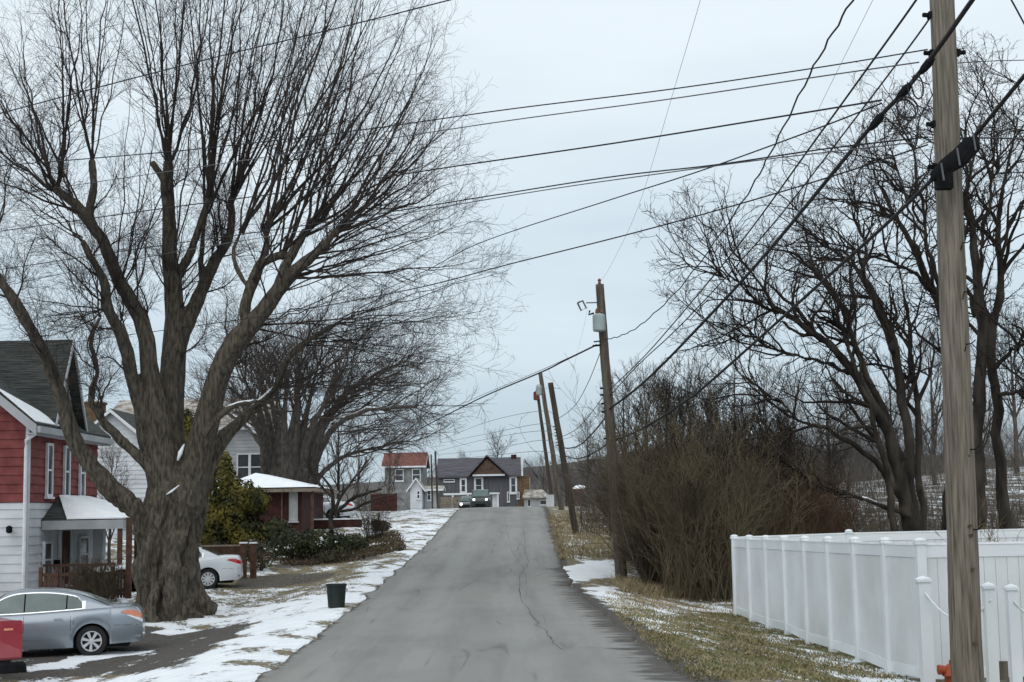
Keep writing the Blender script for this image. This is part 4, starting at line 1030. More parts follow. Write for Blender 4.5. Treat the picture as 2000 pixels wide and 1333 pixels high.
# ---- the giant maple
def big_maple():
    gb = G(338, 1214); Y = gb.y + .9; s = F_PX / Y
    rt = root('maple_tree', gb, 'giant gnarled bare tree with massive furrowed trunk and pollarded limbs beside the silver car', 'tree')
    # trunk loft
    rows = [(1245, 340, 82), (1222, 339, 72), (1212, 339, 66), (1190, 335, 62), (1160, 330, 60), (1100, 323, 61), (1050, 325, 62), (1010, 332, 64), (975, 340, 63), (945, 344, 55), (915, 340, 40)]
    n = 48; m = MB(); q = cr([(a, b, c) for a, b, c in rows], 4); vs = []; fs = []
    for j, (py, px, hw) in enumerate(q):
        c = P(px, py, Y); r_ = hw / s * .90
        for k in range(n):
            a = 2 * PI * k / n
            fl = max(0, (py - 1150) / 80)
            rr = r_ * (1 + .09 * math.sin(5 * a + .012 * py) + .075 * math.sin(9 * a + 1 + .01 * py) + .30 * fl * max(0, math.sin(6 * a + .8)) + .08 * fl + .10 * mnoise.noise(Vector((math.cos(a) * 1.3, math.sin(a) * 1.3, py * .012))))
            vs.append(c + Vector((math.cos(a) * rr, math.sin(a) * rr * .95, 0)))
    for j in range(len(q) - 1):
        for k in range(n): fs.append((j * n + k, (j + 1) * n + k, (j + 1) * n + (k + 1) % n, j * n + (k + 1) % n))
    fs.append(tuple(range(n))); fs.append(tuple(range(len(vs) - 1, len(vs) - n - 1, -1))); m.raw(vs, fs)
    # burls
    for px, py, r_ in ((362, 962, 15), (356, 1120, 15), (300, 1040, 14), (345, 1060, 14), (330, 1165, 14)):
        c = P(px, py, Y - .56); m.lathe(c, [(.02, -r_ / s), (r_ / s * .6, -r_ / s * .6), (r_ / s * .85, 0), (r_ / s * .6, r_ / s * .6), (.02, r_ / s)], 10)
    for px, py, dd, r_ in ((112, 372, -1.1, 9), (180, 318, -.5, 7), (328, 322, .6, 10), (409, 390, 1, 7), (451, 392, 2.1, 8), (516, 448, .1, 8), (596, 455, -.1, 9), (655, 455, -1.6, 9), (556, 500, -.3, 8), (172, 412, -.9, 8), (184, 363, -.7, 7)):
        c = P(px, py, Y + dd); r_ = r_ / s; m.lathe(c, [(.02, -r_), (r_ * .75, -r_ * .7), (r_, 0), (r_ * .75, r_ * .7), (.02, r_)], 9)
    T = Tubes(); LB = {}
    def limb(key, rows, y0, dY, n=16):
        Pn, Rn = res_limb(rows, Y, dY, n, 0, y0); Rn = Rn * .90; LB[key] = (Pn, Rn); T.add(Pn, Rn, 10); return Pn, Rn
    limb('A', [(300, 1045, 24), (262, 1000, 21), (215, 950, 20), (150, 872, 18), (117, 770, 15), (92, 700, 13), (50, 625, 12), (0, 548, 10), (-60, 470, 7)], -.4, -2.5)
    limb('B', [(335, 1000, 16), (305, 935, 14), (270, 890, 12), (225, 850, 10), (182, 795, 8), (176, 768, 8), (190, 742, 6), (186, 700, 6), (176, 662, 5), (196, 620, 4)], -.3, -1.5)
    limb('C1', [(320, 960, 26), (292, 885, 22), (275, 801, 16), (258, 739, 15), (249, 690, 14), (230, 640, 13), (210, 605, 12), (204, 549, 9), (187, 520, 9), (160, 470, 6)], 0, -2)
    limb('C2', [(335, 960, 38), (318, 904, 34), (308, 821, 30), (296, 759, 23), (289, 697, 20), (284, 648, 18), (264, 600, 17), (238, 562, 17), (222, 520, 14), (200, 470, 13), (163, 419, 12), (140, 392, 12), (112, 372, 9)], -.2, -1)
    limb('C2b', [(192, 460, 9), (175, 415, 9), (184, 365, 9), (180, 318, 7)], -1, .5, 8)
    limb('D', [(345, 960, 44), (332, 904, 42), (328, 820, 34), (336, 739, 27), (340, 681, 25), (344, 623, 23), (336, 553, 19), (331, 491, 17), (330, 419, 15), (326, 350, 15), (330, 320, 10)], .1, .5)
    limb('Dk', [(328, 375, 10), (316, 345, 9), (296, 316, 8)], .3, -.2, 6)
    limb('E', [(342, 690, 22), (356, 645, 19), (377, 605, 17), (398, 557, 14), (420, 510, 12), (447, 468, 10), (452, 432, 9), (451, 385, 7)], .2, 2)
    limb('E2', [(340, 585, 10), (346, 545, 10), (358, 518, 9), (372, 495, 8), (386, 451, 7), (398, 415, 8), (409, 385, 5)], .2, .8, 11)
    limb('E3', [(396, 550, 7), (393, 510, 6), (396, 465, 5), (402, 420, 4)], 1, .5, 8)
    limb('F', [(366, 980, 38), (376, 935, 34), (396, 850, 30), (414, 780, 27), (434, 718, 25), (458, 672, 25), (490, 635, 21), (521, 600, 18), (548, 560, 17), (583, 522, 13), (624, 490, 10), (655, 452, 7)], -.1, -1.5, 20)
    limb('F2', [(484, 640, 14), (477, 608, 12), (488, 566, 12), (510, 515, 11), (522, 485, 8), (517, 448, 6)], -.7, .8, 9)
    limb('F2b', [(484, 562, 6), (464, 527, 6), (456, 492, 5), (470, 455, 4)], -.4, .8, 8)
    limb('F2c', [(508, 520, 8), (535, 503, 9), (556, 500, 8)], -.3, 0, 5)
    limb('F3', [(540, 570, 13), (560, 515, 11), (582, 478, 9), (596, 452, 8)], -1.1, 1, 7)
    limb('G', [(385, 960, 22), (404, 916, 19), (424, 872, 17), (450, 843, 14), (480, 813, 12), (512, 785, 10), (540, 757, 9), (556, 712, 8), (572, 688, 8), (604, 664, 6), (666, 628, 4)], .4, 2.5, 20)
    limb('H', [(398, 850, 8), (425, 818, 6), (455, 794, 6), (502, 784, 4)], -.7, -.8, 8)
    fz = gb.z
    remesh_trunk(T, [m], .034, 'trunk', 'bark_rough', rt, disp=lambda z: .24 if z < fz + 2.6 else max(.03, .24 - (z - fz - 2.6) * .16), zs=.30, fsc=1.9, fine=.8)
    C = Tubes()
    S = []
    def sh(*a, **k): q_ = shoots(*a, **k); S.append((q_[0], q_[1] * 1.0))
    sh((112, 372), Y, 13, (-130, 170), (170, -150), -1, 3.5, .045)
    sh((162, 472), Y, 5, (-90, 330), (110, 180), -2, 2.0, .028)
    sh((165, 420), Y, 5, (-200, 330), (0, -60), -1, 3.0, .035)
    sh((180, 318), Y, 7, (60, -170), (300, -170), -.5, 3, .04)
    sh((235, 560), Y, 5, (215, 60), (420, 100), -.8, 3, .028)
    sh((330, 325), Y, 10, (190, -190), (470, -190), .6, 3.5, .045)
    sh((345, 480), Y, 4, (250, -50), (480, -60), .6, 3.5, .03)
    sh((409, 390), Y, 8, (370, -180), (560, -170), 1, 3, .05)
    sh((402, 420), Y, 4, (300, -150), (640, -160), 1, 3, .04)
    sh((451, 395), Y, 9, (440, -190), (730, -150), 2, 3.5, .05)
    sh((470, 455), Y, 6, (520, -100), (800, -60), .6, 3, .045)
    sh((517, 450), Y, 8, (580, -150), (870, -50), 0, 3.5, .05)
    sh((550, 500), Y, 7, (650, -80), (890, 60), 0, 3, .045)
    sh((596, 455), Y, 9, (740, -60), (915, 190), 0, 3.5, .05)
    sh((655, 455), Y, 8, (860, 30), (930, 330), -1.6, 3.2, .048)
    sh((610, 500), Y, 6, (880, 160), (960, 450), -1.4, 3, .04, bow=.05)
    sh((430, 500), Y, 4, (300, 40), (560, 60), 1.2, 3, .03)
    sh((335, 600), Y, 3, (380, 260), (470, 330), .3, 2, .02)
    sh((490, 560), Y, 4, (560, 60), (760, 120), -.4, 3, .032)
    sh((540, 575), Y, 5, (760, 200), (900, 420), -1.0, 3, .028, bow=.04)
    sh((570, 540), Y, 5, (900, 330), (985, 560), -1.3, 3, .034, bow=.02, up=.2)
    sh((666, 628), Y, 7, (940, 480), (1000, 660), 3, 2.5, .022, bow=.02, up=-.5)
    sh((600, 668), Y, 6, (920, 560), (930, 760), 2.6, 2.5, .022, bow=.04, up=-1)
    sh((540, 755), Y, 6, (800, 620), (840, 820), 1.8, 2.5, .024, bow=.04, up=-1)
    sh((500, 640), Y, 5, (760, 540), (900, 700), -.7, 3, .03, bow=.03, up=-.6)
    sh((505, 785), Y, 4, (660, 700), (700, 860), -1.2, 2.0, .03, bow=.03, up=-.6)
    sh((-20, 520), Y, 7, (-180, 300), (60, 230), -2.5, 2, .03)
    sh((195, 620), Y, 5, (60, 430), (230, 430), -1.5, 2, .022)
    sh((205, 605), Y, 4, (0, 560), (60, 700), -1, 2, .022, bow=-.05)
    sh((90, 700), Y, 3, (-60, 420), (100, 450), -2, 2, .02)
    for key in LB:
        if key in ('A', 'C1', 'C2', 'D', 'E', 'F', 'G', 'B'):
            Pn, Rn = LB[key]
            c1 = spawn(Pn[None], Rn[None], 9, .35, 1, (.6, 1.2), 2.6, 8, .16, (0, 0, .10), .3, .006, .03, .2); S.append(c1)
    for Pn, Rn in S: C.add(Pn, Rn, 5)
    for Pn, Rn in S:
        L_ = np.linalg.norm(Pn[:, -1] - Pn[:, 0], axis=1)
        a = spawn(Pn, Rn, 12, .15, .98, (.35, .9), L_ * .30, 6, .12, (0, 0, .035), .55, .0035, .022, .45)
        C.add(*a, 3)
        b = spawn(*a, 4, .2, 1, (.4, .95), .85, 3, .18, (0, 0, .04), .7, .003, .010, .3)
        C.add(*b, 3)
        c = spawn(*b, 2, .3, 1, (.4, .95), .42, 2, .15, (0, 0, .02), .8, .0025, .006, .3)
        C.add(*c, 3)
    C.build('crown', 'twig', rt)
    snow_on([(*LB['H'], .3, 1), (*LB['G'], .45, .62), (*LB['A'], .22, .32), (*LB['B'], .35, .42), (*LB['F'], .62, .67), (*LB['F2c'], 0, .9)], rt)
    m = MB(); c = P(338, 950, Y - .72); m.tube([P(322, 968, Y - .75), P(335, 960, Y - .78), P(350, 948, Y - .8)], [.015, .03, .012], 6); m.build('snow', 'snow', rt, True); m = MB()
    m.tube([P(347, 900, Y - .5), P(352, 885, Y - .5), P(360, 868, Y - .45)], [.03, .065, .02], 8); m.build('snow', 'snow', rt, True)
big_maple()

# ---- second, multi-stemmed maple
def second_maple():
    Y = 86.0; s = F_PX / Y; b = XG(566, Y); rt = root('maple_tree', b, 'second huge bare tree with a broad cluster of fused stems behind the brick bungalow', 'tree')
    T = Tubes(); stems = []
    for i in range(11):
        t = i / 10; bx = 528 + t * 72; mx_ = 508 + t * 118; tx = 420 + t * 330 + RNG.normal() * 15; ty = 660 + 120 * abs(t - .45) * 1.3 + RNG.normal() * 20
        Pn, Rn = res_limb([(bx, 985, 14), ((bx + mx_) / 2, 920, 13.5), (mx_, 850, 11), ((mx_ * 1.6 + tx) / 2.6, 780, 7), ((mx_ + tx) / 2, (790 + ty) / 2, 5), (tx, ty, 3)], Y, RNG.normal() * 4, 14, .03, RNG.normal() * .6)
        stems.append((Pn, Rn)); T.add(Pn, Rn * .64, 9)
    for rows in ([(605, 930, 9), (640, 850, 7), (680, 815, 5), (740, 800, 4), (830, 790, 2)], [(600, 960, 7), (650, 905, 5), (710, 880, 3.5), (800, 860, 2)], [(520, 880, 7), (480, 830, 5), (430, 800, 3), (390, 790, 2)], [(610, 900, 7), (650, 800, 5), (720, 740, 4), (800, 700, 2)]):
        Pn, Rn = res_limb(rows, Y, RNG.normal() * 3, 14, .03); stems.append((Pn, Rn)); T.add(Pn, Rn, 8)
    mm = MB(); c0, c1 = P(566, 990, Y), P(566, 860, Y); mm.tube([c0, c0.lerp(c1, .5), c1], [30 / s, 26 / s, 10 / s], 20)
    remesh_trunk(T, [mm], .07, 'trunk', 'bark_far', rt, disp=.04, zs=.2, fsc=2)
    C = Tubes(); S = []
    Pn = np.array([a for a, _ in stems]); Rn = np.array([r_ for _, r_ in stems])
    a = spawn(Pn, Rn, 12, .4, 1, (.3, .8), 4.4, 8, .12, (.025, 0, .03), .5, .012, .05, .35); C.add(*a, 4)
    for st, n_, t0, t1 in (((590, 760), 14, (400, 600), (800, 590)), ((640, 800), 16, (700, 560), (880, 760)), ((660, 840), 10, (820, 760), (850, 850)), ((520, 800), 8, (370, 640), (480, 560))):
        q = shoots(st, Y, n_, t0, t1, 0, 4, .05, 12, .05, .3, 25); C.add(*q, 4)
        b_ = spawn(*q, 14, .15, 1, (.3, .9), 2.2, 5, .14, (0, 0, .0), .5, .008, .02, .4); C.add(*b_, 3)
        c = spawn(*b_, 4, .2, 1, (.3, .9), .9, 3, .15, (0, 0, 0), .7, .006, .012, .3); C.add(*c, 3)
    b_ = spawn(*a, 9, .15, 1, (.3, .9), 2.0, 5, .14, (0, 0, .02), .5, .008, .02, .4); C.add(*b_, 3)
    c = spawn(*b_, 4, .2, 1, (.3, .9), .9, 3, .15, (0, 0, .02), .7, .006, .012, .3); C.add(*c, 3)
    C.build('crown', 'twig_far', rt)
    snow_on([(stems[-2][0], stems[-2][1], .2, .7), (stems[-4][0], stems[-4][1], .3, .7)], rt)
second_maple()

# ---- right hand trees with traced limbs
def right_tree(name, base, Y, limbs, label, tw='twig_dark', bk='bark_dark', lens=(3.4, 1.5, .6, .26), k=(12, 6, 4, 2)):
    b = XG(base, Y); rt = root(name, b, label, 'tree'); T = Tubes(); S = []
    for rows, y0, dY in limbs:
        Pn, Rn = res_limb(rows, Y, dY, 18, .05, y0); Rn = Rn * .84; T.add(Pn, Rn, 9); S.append((Pn, Rn))
    remesh_trunk(T, [], .06, 'trunk', bk, rt, disp=.02, zs=.3, fsc=3)
    C = Tubes(); Pn = np.array([a for a, _ in S]); Rn = np.array([a for _, a in S])
    a = spawn(Pn, Rn, k[0], .38, 1, (.35, .9), lens[0], 9, .22, (-.01, 0, .06), .68, .010, .075, .3, (-.18, 0, .05)); C.add(*a, 6)
    b_ = spawn(*a, k[1], .15, 1, (.5, 1.1), lens[1], 6, .24, (0, 0, .07), .62, .007, .03, .3); C.add(*b_, 4)
    b2 = spawn(Pn, Rn, 11, .3, 1, (.5, 1.2), lens[1] * 1.2, 5, .22, (0, 0, .08), .4, .006, .02, .2); C.add(*b2, 4)
    for q in (b_, b2):
        c = spawn(*q, k[2], .2, 1, (.5, 1.1), lens[2], 4, .24, (0, 0, .06), .7, .005, .014, .3); C.add(*c, 3)
        d = spawn(*c, k[3], .2, 1, (.5, 1.1), lens[3], 2, .2, (0, 0, .05), .8, .004, .008, .2); C.add(*d, 3)
    C.build('crown', tw, rt); return rt, S
YA = 46.0
LA = [([(1778, 1060, 17), (1757, 930, 15), (1735, 850, 14), (1705, 795, 12), (1682, 755, 12), (1637, 690, 10), (1591, 652, 8), (1545, 617, 7), (1507, 594, 6), (1487, 560, 5), (1449, 510, 4), (1407, 464, 2.5)], 0, -2),
      ([(1790, 1060, 18), (1778, 920, 14), (1766, 810, 12), (1759, 750, 11), (1744, 671, 11), (1725, 610, 9), (1698, 564, 9), (1667, 525, 5), (1625, 495, 4), (1583, 450, 2.5)], .4, 1),
      ([(1745, 690, 8), (1698, 560, 7), (1686, 537, 6), (1690, 499, 5), (1683, 449, 4), (1667, 390, 3), (1655, 320, 2)], .6, 1),
      ([(1765, 900, 12), (1735, 830, 10), (1705, 760, 9), (1667, 671, 8), (1644, 606, 7), (1614, 564, 6), (1591, 525, 5), (1575, 480, 4), (1568, 420, 3), (1560, 350, 2)], -.3, -1),
      ([(1775, 990, 9), (1740, 945, 7.5), (1700, 895, 8), (1655, 855, 7), (1602, 836, 6), (1569, 822, 5), (1533, 793, 4), (1497, 766, 4), (1457, 740, 2), (1400, 700, 1.5)], -.2, -2),
      ([(1780, 1010, 7), (1700, 980, 5.5), (1638, 962, 5), (1589, 941, 5), (1549, 902, 5), (1497, 882, 3), (1440, 880, 2)], -.3, -1.5),
      ([(1690, 740, 7), (1640, 720, 6), (1580, 700, 5), (1520, 690, 4), (1460, 660, 3), (1400, 640, 2)], -.2, -1.5),
      ([(1750, 1060, 10), (1740, 960, 9), (1722, 880, 8), (1700, 800, 7), (1672, 740, 6), (1650, 660, 5), (1622, 570, 3)], -.8, -1),
      ([(1808, 1060, 10), (1800, 920, 9), (1788, 780, 8), (1774, 660, 6), (1765, 560, 4), (1748, 460, 3)], .8, 1),
      ([(1600, 655, 5), (1540, 640, 5), (1480, 590, 4), (1430, 555, 3), (1405, 540, 3), (1393, 510, 2)], -1, -1)]
r_, S_ = right_tree('walnut_tree', 1778, YA, LA, 'dark bare tree leaning left over the thicket behind the white fence')
snow_on([(*S_[5], .2, .34)], r_, .02)
LB_ = [([(1850, 1060, 18), (1858, 900, 15), (1862, 760, 12), (1846, 640, 11), (1822, 567, 10), (1797, 510, 9), (1770, 449, 7), (1740, 403, 5), (1713, 350, 3), (1690, 280, 2)], 0, .5),
       ([(1846, 660, 9), (1835, 560, 8), (1815, 480, 6), (1800, 400, 5), (1790, 320, 4), (1770, 240, 2)], 0, 2),
       ([(1822, 567, 6), (1780, 530, 5), (1720, 500, 4), (1660, 485, 3), (1610, 470, 2)], 0, -2),
       ([(1800, 500, 5), (1770, 400, 4), (1750, 320, 3), (1735, 250, 2)], 0, 1)]
right_tree('walnut_tree', 1850, 49, LB_, 'bare tree hidden behind the near pole with limbs rising on its left', k=(11, 6, 4, 2))
LC = [([(1908, 1060, 19), (1910, 900, 16), (1914, 780, 15), (1917, 650, 14), (1910, 560, 12), (1905, 480, 10), (1895, 400, 7), (1890, 320, 5), (1885, 240, 3), (1880, 170, 2)], 0, -1),
      ([(1968, 1060, 17), (1955, 900, 13), (1945, 780, 12), (1938, 700, 12), (1944, 600, 10), (1948, 520, 9), (1955, 440, 7), (1965, 340, 5), (1985, 240, 3), (2000, 160, 2)], .3, 1),
      ([(1905, 620, 8), (1882, 520, 6), (1880, 430, 5), (1870, 340, 3), (1850, 250, 2)], 0, -2),
      ([(1942, 720, 7), (1965, 690, 6), (2000, 672, 5), (2060, 600, 3)], .3, -2),
      ([(1950, 770, 6), (1990, 765, 5), (2040, 760, 3)], .3, -1),
      ([(1915, 480, 6), (1935, 380, 5), (1945, 290, 3), (1940, 200, 2)], 0, 2),
      ([(1950, 480, 6), (1985, 420, 5), (2030, 330, 3), (2060, 240, 2)], .3, 2)]
right_tree('walnut_tree', 1935, 45, LC, 'bare tree with two straight dark trunks right of the near pole')

# ---- generic bare trees: prototypes then copies
def proto(name, h, seed, tw, bk, spread=.5, mult=1, upr=.10, base_r=.16):
    global RNG
    RNG = np.random.default_rng(seed); rt = bpy.data.objects.new(name, None); COL.objects.link(rt); OFF[rt.name] = Vector()
    T = Tubes(); z = np.linspace(0, h, 12); tr = np.stack([RNG.normal(size=12).cumsum() * .04 * h / 12, RNG.normal(size=12).cumsum() * .04 * h / 12, z - .3], 1); rr = base_r * (1 - z / h * .9) * h / 9
    T.add(tr, rr, 7)
    a = spawn(tr[None], rr[None], int(16 * mult), .2, .95, (.35 * spread / .5, .85 * spread / .5), h * .5, 8, .12, (0, 0, upr), .5, .012, .09, .55); T.add(*a, 5)
    C = Tubes()
    b = spawn(*a, int(9 * mult), .15, 1, (.3, .9), h * .17, 5, .15, (0, 0, upr * .6), .55, .009, .03, .4); C.add(*b, 3)
    c = spawn(*b, 5, .2, 1, (.3, .9), h * .07, 3, .18, (0, 0, upr * .5), .7, .007, .016, .3); C.add(*c, 3)
    T.build('trunk', bk, rt, True); C.build('crown', tw, rt); return rt
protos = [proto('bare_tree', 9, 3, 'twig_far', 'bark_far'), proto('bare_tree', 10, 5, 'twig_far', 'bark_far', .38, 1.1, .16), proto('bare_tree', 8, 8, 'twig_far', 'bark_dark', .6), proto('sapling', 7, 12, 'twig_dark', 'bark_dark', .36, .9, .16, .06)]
used = set()
def place(k, px, Y, hgt_, label, group='bare trees in the background', rz=None, zoff=0):
    src = protos[k]
    o = src if k not in used else copy_tree(src); used.add(k)
    g = XG(px, Y); o.location = (g.x, g.y, g.z + zoff); h0 = (9, 10, 8, 7)[k]; s = hgt_ / h0; o.scale = (s, s, s); o.rotation_euler = (0, 0, random.uniform(0, 6.28) if rz is None else rz)
    tag(o, label, 'tree', group); return o
place(0, 975, 235, 12, 'bare tree rising behind the roof of the slate grey house')
place(1, 905, 245, 9, 'small pale bare tree behind the left end of the slate house roof')
place(1, 1062, 215, 7.5, 'bare tree just left of the crest poles')
place(2, 1108, 150, 6.0, 'stubby forked bare tree between the two leaning poles')
place(1, 1150, 120, 7.0, 'slender bare tree right of the dark leaning pole')
for i, (px, Y, h, k, l) in enumerate(((1225, 78, 7.2, 1, 'first bare tree right of the transformer pole'), (1265, 84, 8.0, 0, 'bare tree behind the left end of the thicket'), (1190, 95, 6.5, 1, 'bare tree directly behind the transformer pole'),
        (1305, 68, 6.8, 1, 'upright bare tree above the left part of the thicket'), (1350, 72, 7.5, 0, 'wide bare tree above the middle of the thicket'), (1400, 66, 6.6, 1, 'upright bare tree above the middle of the thicket'),
        (1445, 74, 7.2, 2, 'bare tree behind the right part of the thicket'), (1500, 80, 7.5, 0, 'bare tree behind the leaning dark tree'), (1560, 85, 7.0, 1, 'bare tree above the russet shrub'),
        (1620, 90, 8.0, 2, 'bare tree in the field beyond the russet shrub'), (1660, 100, 8.5, 0, 'bare tree on the far field left of the dark trunks'), (1830, 95, 9.5, 1, 'bare tree on the far slope behind the near pole'),
        (1930, 90, 9.0, 2, 'bushy bare tree on the far slope at the right edge'), (1990, 100, 11, 0, 'tall bare tree on the far slope at the right edge'), (1745, 92, 8, 2, 'bare tree on the far slope behind the dark leaning trunks'))):
    place(k, px, Y, h, l)
for px, Y, h, k, l in ((75, 62, 8.0, 2, 'thin bare tree rising above the red house roof'), (470, 110, 9, 1, 'bare tree above the grey house roof'), (700, 120, 8, 0, 'bare tree behind the red roofed house, left one'), (400, 108, 10, 0, 'bare tree behind the tan roof'),
        (760, 150, 8, 1, 'bare tree near the left of the red roof'), (660, 100, 7.5, 2, 'bare tree right of the second huge tree'), (830, 190, 7, 2, 'bare tree right of the red roof'), (215, 60, 4.5, 1, 'small bare tree against the white clapboard house')):
    place(k, px, Y, h, l)
for px, Y, h, l in ((1245, 47, 5.0, 'sapling at the left edge of the thicket'), (1330, 43, 5.3, 'sapling rising from the thicket centre left'), (1378, 41, 4.5, 'thin sapling at the front of the thicket'), (1405, 50, 5.8, 'tall sapling at the back of the thicket'), (1480, 48, 5.2, 'sapling behind the fence corner'),
        (1290, 52, 6, 'tall sapling behind the left thicket'), (1545, 52, 4.6, 'sapling behind the russet shrub'), (1640, 50, 3.6, 'short sapling right of the russet shrub'), (1268, 40.5, 3.6, 'short dark sapling at the front left of the thicket'), (1352, 38.6, 3.0, 'low branching sapling at the foot of the thicket'), (1415, 39.0, 3.9, 'dark sapling just left of the fence end post'), (1315, 45, 5.6, 'tallest sapling in the middle of the thicket'), (1455, 44, 4.6, 'sapling just behind the fence end'), (1510, 47, 4.8, 'sapling between the fence end and the russet shrub')):
    place(3, px, Y, h, l, 'saplings in the thicket')
RNG = np.random.default_rng(77)

# ------------------------------------------------------------------ thicket and shrubs
def brush(name, m, regions, label, cat, k2=6, lens=(1.2, .5), stuff=True, r0=.018, trop=.0, lean=.16):
    C = Tubes(); Pa = []; Ra = []
    for (pxa, pxb, Ya, Yb, h0, h1, n) in regions:
        for i in range(n):
            for _ in range(6):
                px = RNG.uniform(pxa, pxb); Y = RNG.uniform(Ya, Yb); g = XG(px, Y); cl = mnoise.noise(Vector((g.x * .9, g.y * .45, 2.0 + h1)))
                if cl > RNG.uniform(-.45, .25): break
            h = RNG.uniform(h0, h1) * (1.0 + .9 * mnoise.noise(Vector((g.x * .7, g.y * .35, 12.0 + h0))))
            d = Vector((RNG.normal() * lean, RNG.normal() * lean, 1)); p = Vector(g) - Z * .1; q = [tuple(p)]
            for j in range(6):
                p = p + d.normalized() * h / 6; q.append(tuple(p)); d = d + Vector((RNG.normal() * .14 - .02, RNG.normal() * .14, trop))
            Pa.append(q); Ra.append(np.linspace(1, .25, 7) * r0 * RNG.uniform(.5, 1.3))
    Pa = np.array(Pa); Ra = np.array(Ra); C.add(Pa, Ra, 3)
    a = spawn(Pa, Ra, k2, .15, 1, (.25, .8), lens[0], 4, .16, (0, 0, .03), .6, .004, .012, .3); C.add(*a, 3)
    b = spawn(*a, 3, .2, 1, (.3, .8), lens[1], 2, .16, (0, 0, .02), .8, .004, .008, .3); C.add(*b, 3)
    o = C.build(name, m, None)
    return tag(o, label, cat, kind='stuff' if stuff else None)
brush('thicket', 'brush', [(1252, 1310, 40, 47, 1.2, 4.0, 330), (1290, 1430, 37.8, 46, 1.2, 3.9, 470), (1420, 1560, 41, 48, 1.6, 3.4, 360)], 'dense olive brown leafless thicket between the transformer pole and the white fence', 'thicket', 11, (1.0, .45), lean=.2, r0=.0115)
brush('thicket', 'brush_dark', [(1250, 1430, 42, 52, 1.6, 5.4, 300), (1420, 1560, 46, 54, 2.0, 4.8, 200), (1205, 1290, 50, 62, 1.4, 4.2, 130)], 'darker taller stems inside the leafless thicket', 'thicket', 8, (1.5, .6), lean=.2, r0=.020)
brush('thicket', 'brush_grey', [(1255, 1440, 39.5, 50, .8, 5.0, 250), (1430, 1650, 44, 56, 1.0, 4.4, 200)], 'pale grey brown stems scattered through the leafless thicket', 'thicket', 7, (1.3, .5), lean=.3)
brush('russet_shrub', 'russet', [(1530, 1640, 42, 47, 1.6, 2.8, 420)], 'rust coloured twiggy shrub growing behind the fence at the right of the thicket', 'shrub', 8, (.8, .35), False)
brush('brush_cover', 'brush_grey', [(1560, 2020, 51, 60, .8, 2.6, 330), (1600, 2020, 55, 75, .5, 1.9, 420), (1540, 2020, 75, 120, .8, 2.4, 620), (1130, 1215, 62, 110, .3, 1.2, 260)], 'low tan weeds scattered on the snowy field behind the white fence', 'weeds', 5, (.6, .3))
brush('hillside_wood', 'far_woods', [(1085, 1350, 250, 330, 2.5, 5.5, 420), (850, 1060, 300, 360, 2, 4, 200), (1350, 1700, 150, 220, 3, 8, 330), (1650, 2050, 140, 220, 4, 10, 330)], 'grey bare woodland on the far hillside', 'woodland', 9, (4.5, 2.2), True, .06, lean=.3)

def foliage(name, m, blobs, label, cat, dens=260, leaf=.07, group=None, stem=None, vertical=False):
    """leafy crown made of small tilted faces spread in ellipsoids (centre, radii)"""
    c0 = Vector(blobs[0][0]); g = H(c0.x, c0.y)
    rt = root(name, (c0.x, c0.y, g), label, cat, group)
    Vs = []
    for c, r_ in blobs:
        vol = r_[0] * r_[1] * r_[2]; n = int(dens * (r_[0] * r_[1] + r_[1] * r_[2] + r_[0] * r_[2]) * 3)
        d = RNG.normal(size=(n, 3)); d /= np.linalg.norm(d, axis=1, keepdims=True)
        rad = RNG.uniform(.45, 1.08, (n, 1)) ** .6
        nz_ = np.array([mnoise.noise(Vector(tuple(v * 2.3 + np.array(c)))) for v in d])[:, None]
        p = d * rad * (1 + .35 * nz_) * np.array(r_) + np.array(c)
        a = rnd_perp(d); b = np.cross(d, a)
        if vertical: a = a * .5 + np.array([0, 0, 1.0]); a /= np.linalg.norm(a, axis=1, keepdims=True)
        s_ = leaf * RNG.uniform(.5, 1.4, (n, 1))
        b = b + d * RNG.normal(size=(n, 1)) * .6
        q = np.stack([p - a * s_, p + b * s_ * .45, p + a * s_, p - b * s_ * .45], 1); Vs.append(q.reshape(-1, 3))
    V = np.concatenate(Vs); V[:, 2] = np.maximum(V[:, 2], g - .05)
    me = quadmesh('foliage', V - np.array(rt.location), np.arange(len(V)).reshape(-1, 4)); link('foliage', me, m, rt)
    st = MB(); top = blobs[0][0][2]
    st.tube([(c0.x, c0.y, g - .2), (c0.x + .03, c0.y, (g + top) / 2), (c0.x, c0.y + .03, top)], [.07, .05, .02], 7); st.build('stem', 'bark_dark', rt)
    return rt
def bl(px, py, Y, rx, ry, rz): return (tuple(P(px, py, Y)), (rx / F_PX * Y, ry, rz / F_PX * Y))
YE = 62
foliage('arborvitae', 'arborvitae', [bl(450, 1010, YE, 50, 1.2, 60), bl(432, 950, YE, 34, 1.0, 60), bl(440, 908, YE, 12, .4, 26), bl(470, 975, YE, 50, 1.1, 35), bl(500, 985, YE, 26, .8, 26), bl(415, 1035, YE, 40, 1.2, 50), bl(480, 1045, YE, 45, 1.1, 40)],
        'yellow green arborvitae with ragged tops behind the white sedan', 'evergreen tree', 300, .085)
foliage('arborvitae', 'arborvitae', [bl(368, 840, 66, 20, .6, 36), bl(362, 880, 66, 26, .6, 60), bl(365, 815, 66, 10, .4, 18), bl(352, 960, 66, 30, .7, 60)], 'narrow yellowish evergreen visible in the fork of the giant tree', 'evergreen tree', 260, .08)
foliage('evergreen_hedge', 'evergreen', [bl(570, 1062, 60, 50, .9, 26), bl(630, 1060, 60, 60, .9, 28), bl(690, 1065, 61, 30, .8, 22), bl(540, 1040, 62, 30, .9, 26)], 'dark green hedge of clipped evergreens below the brick bungalow', 'hedge', 300, .07)
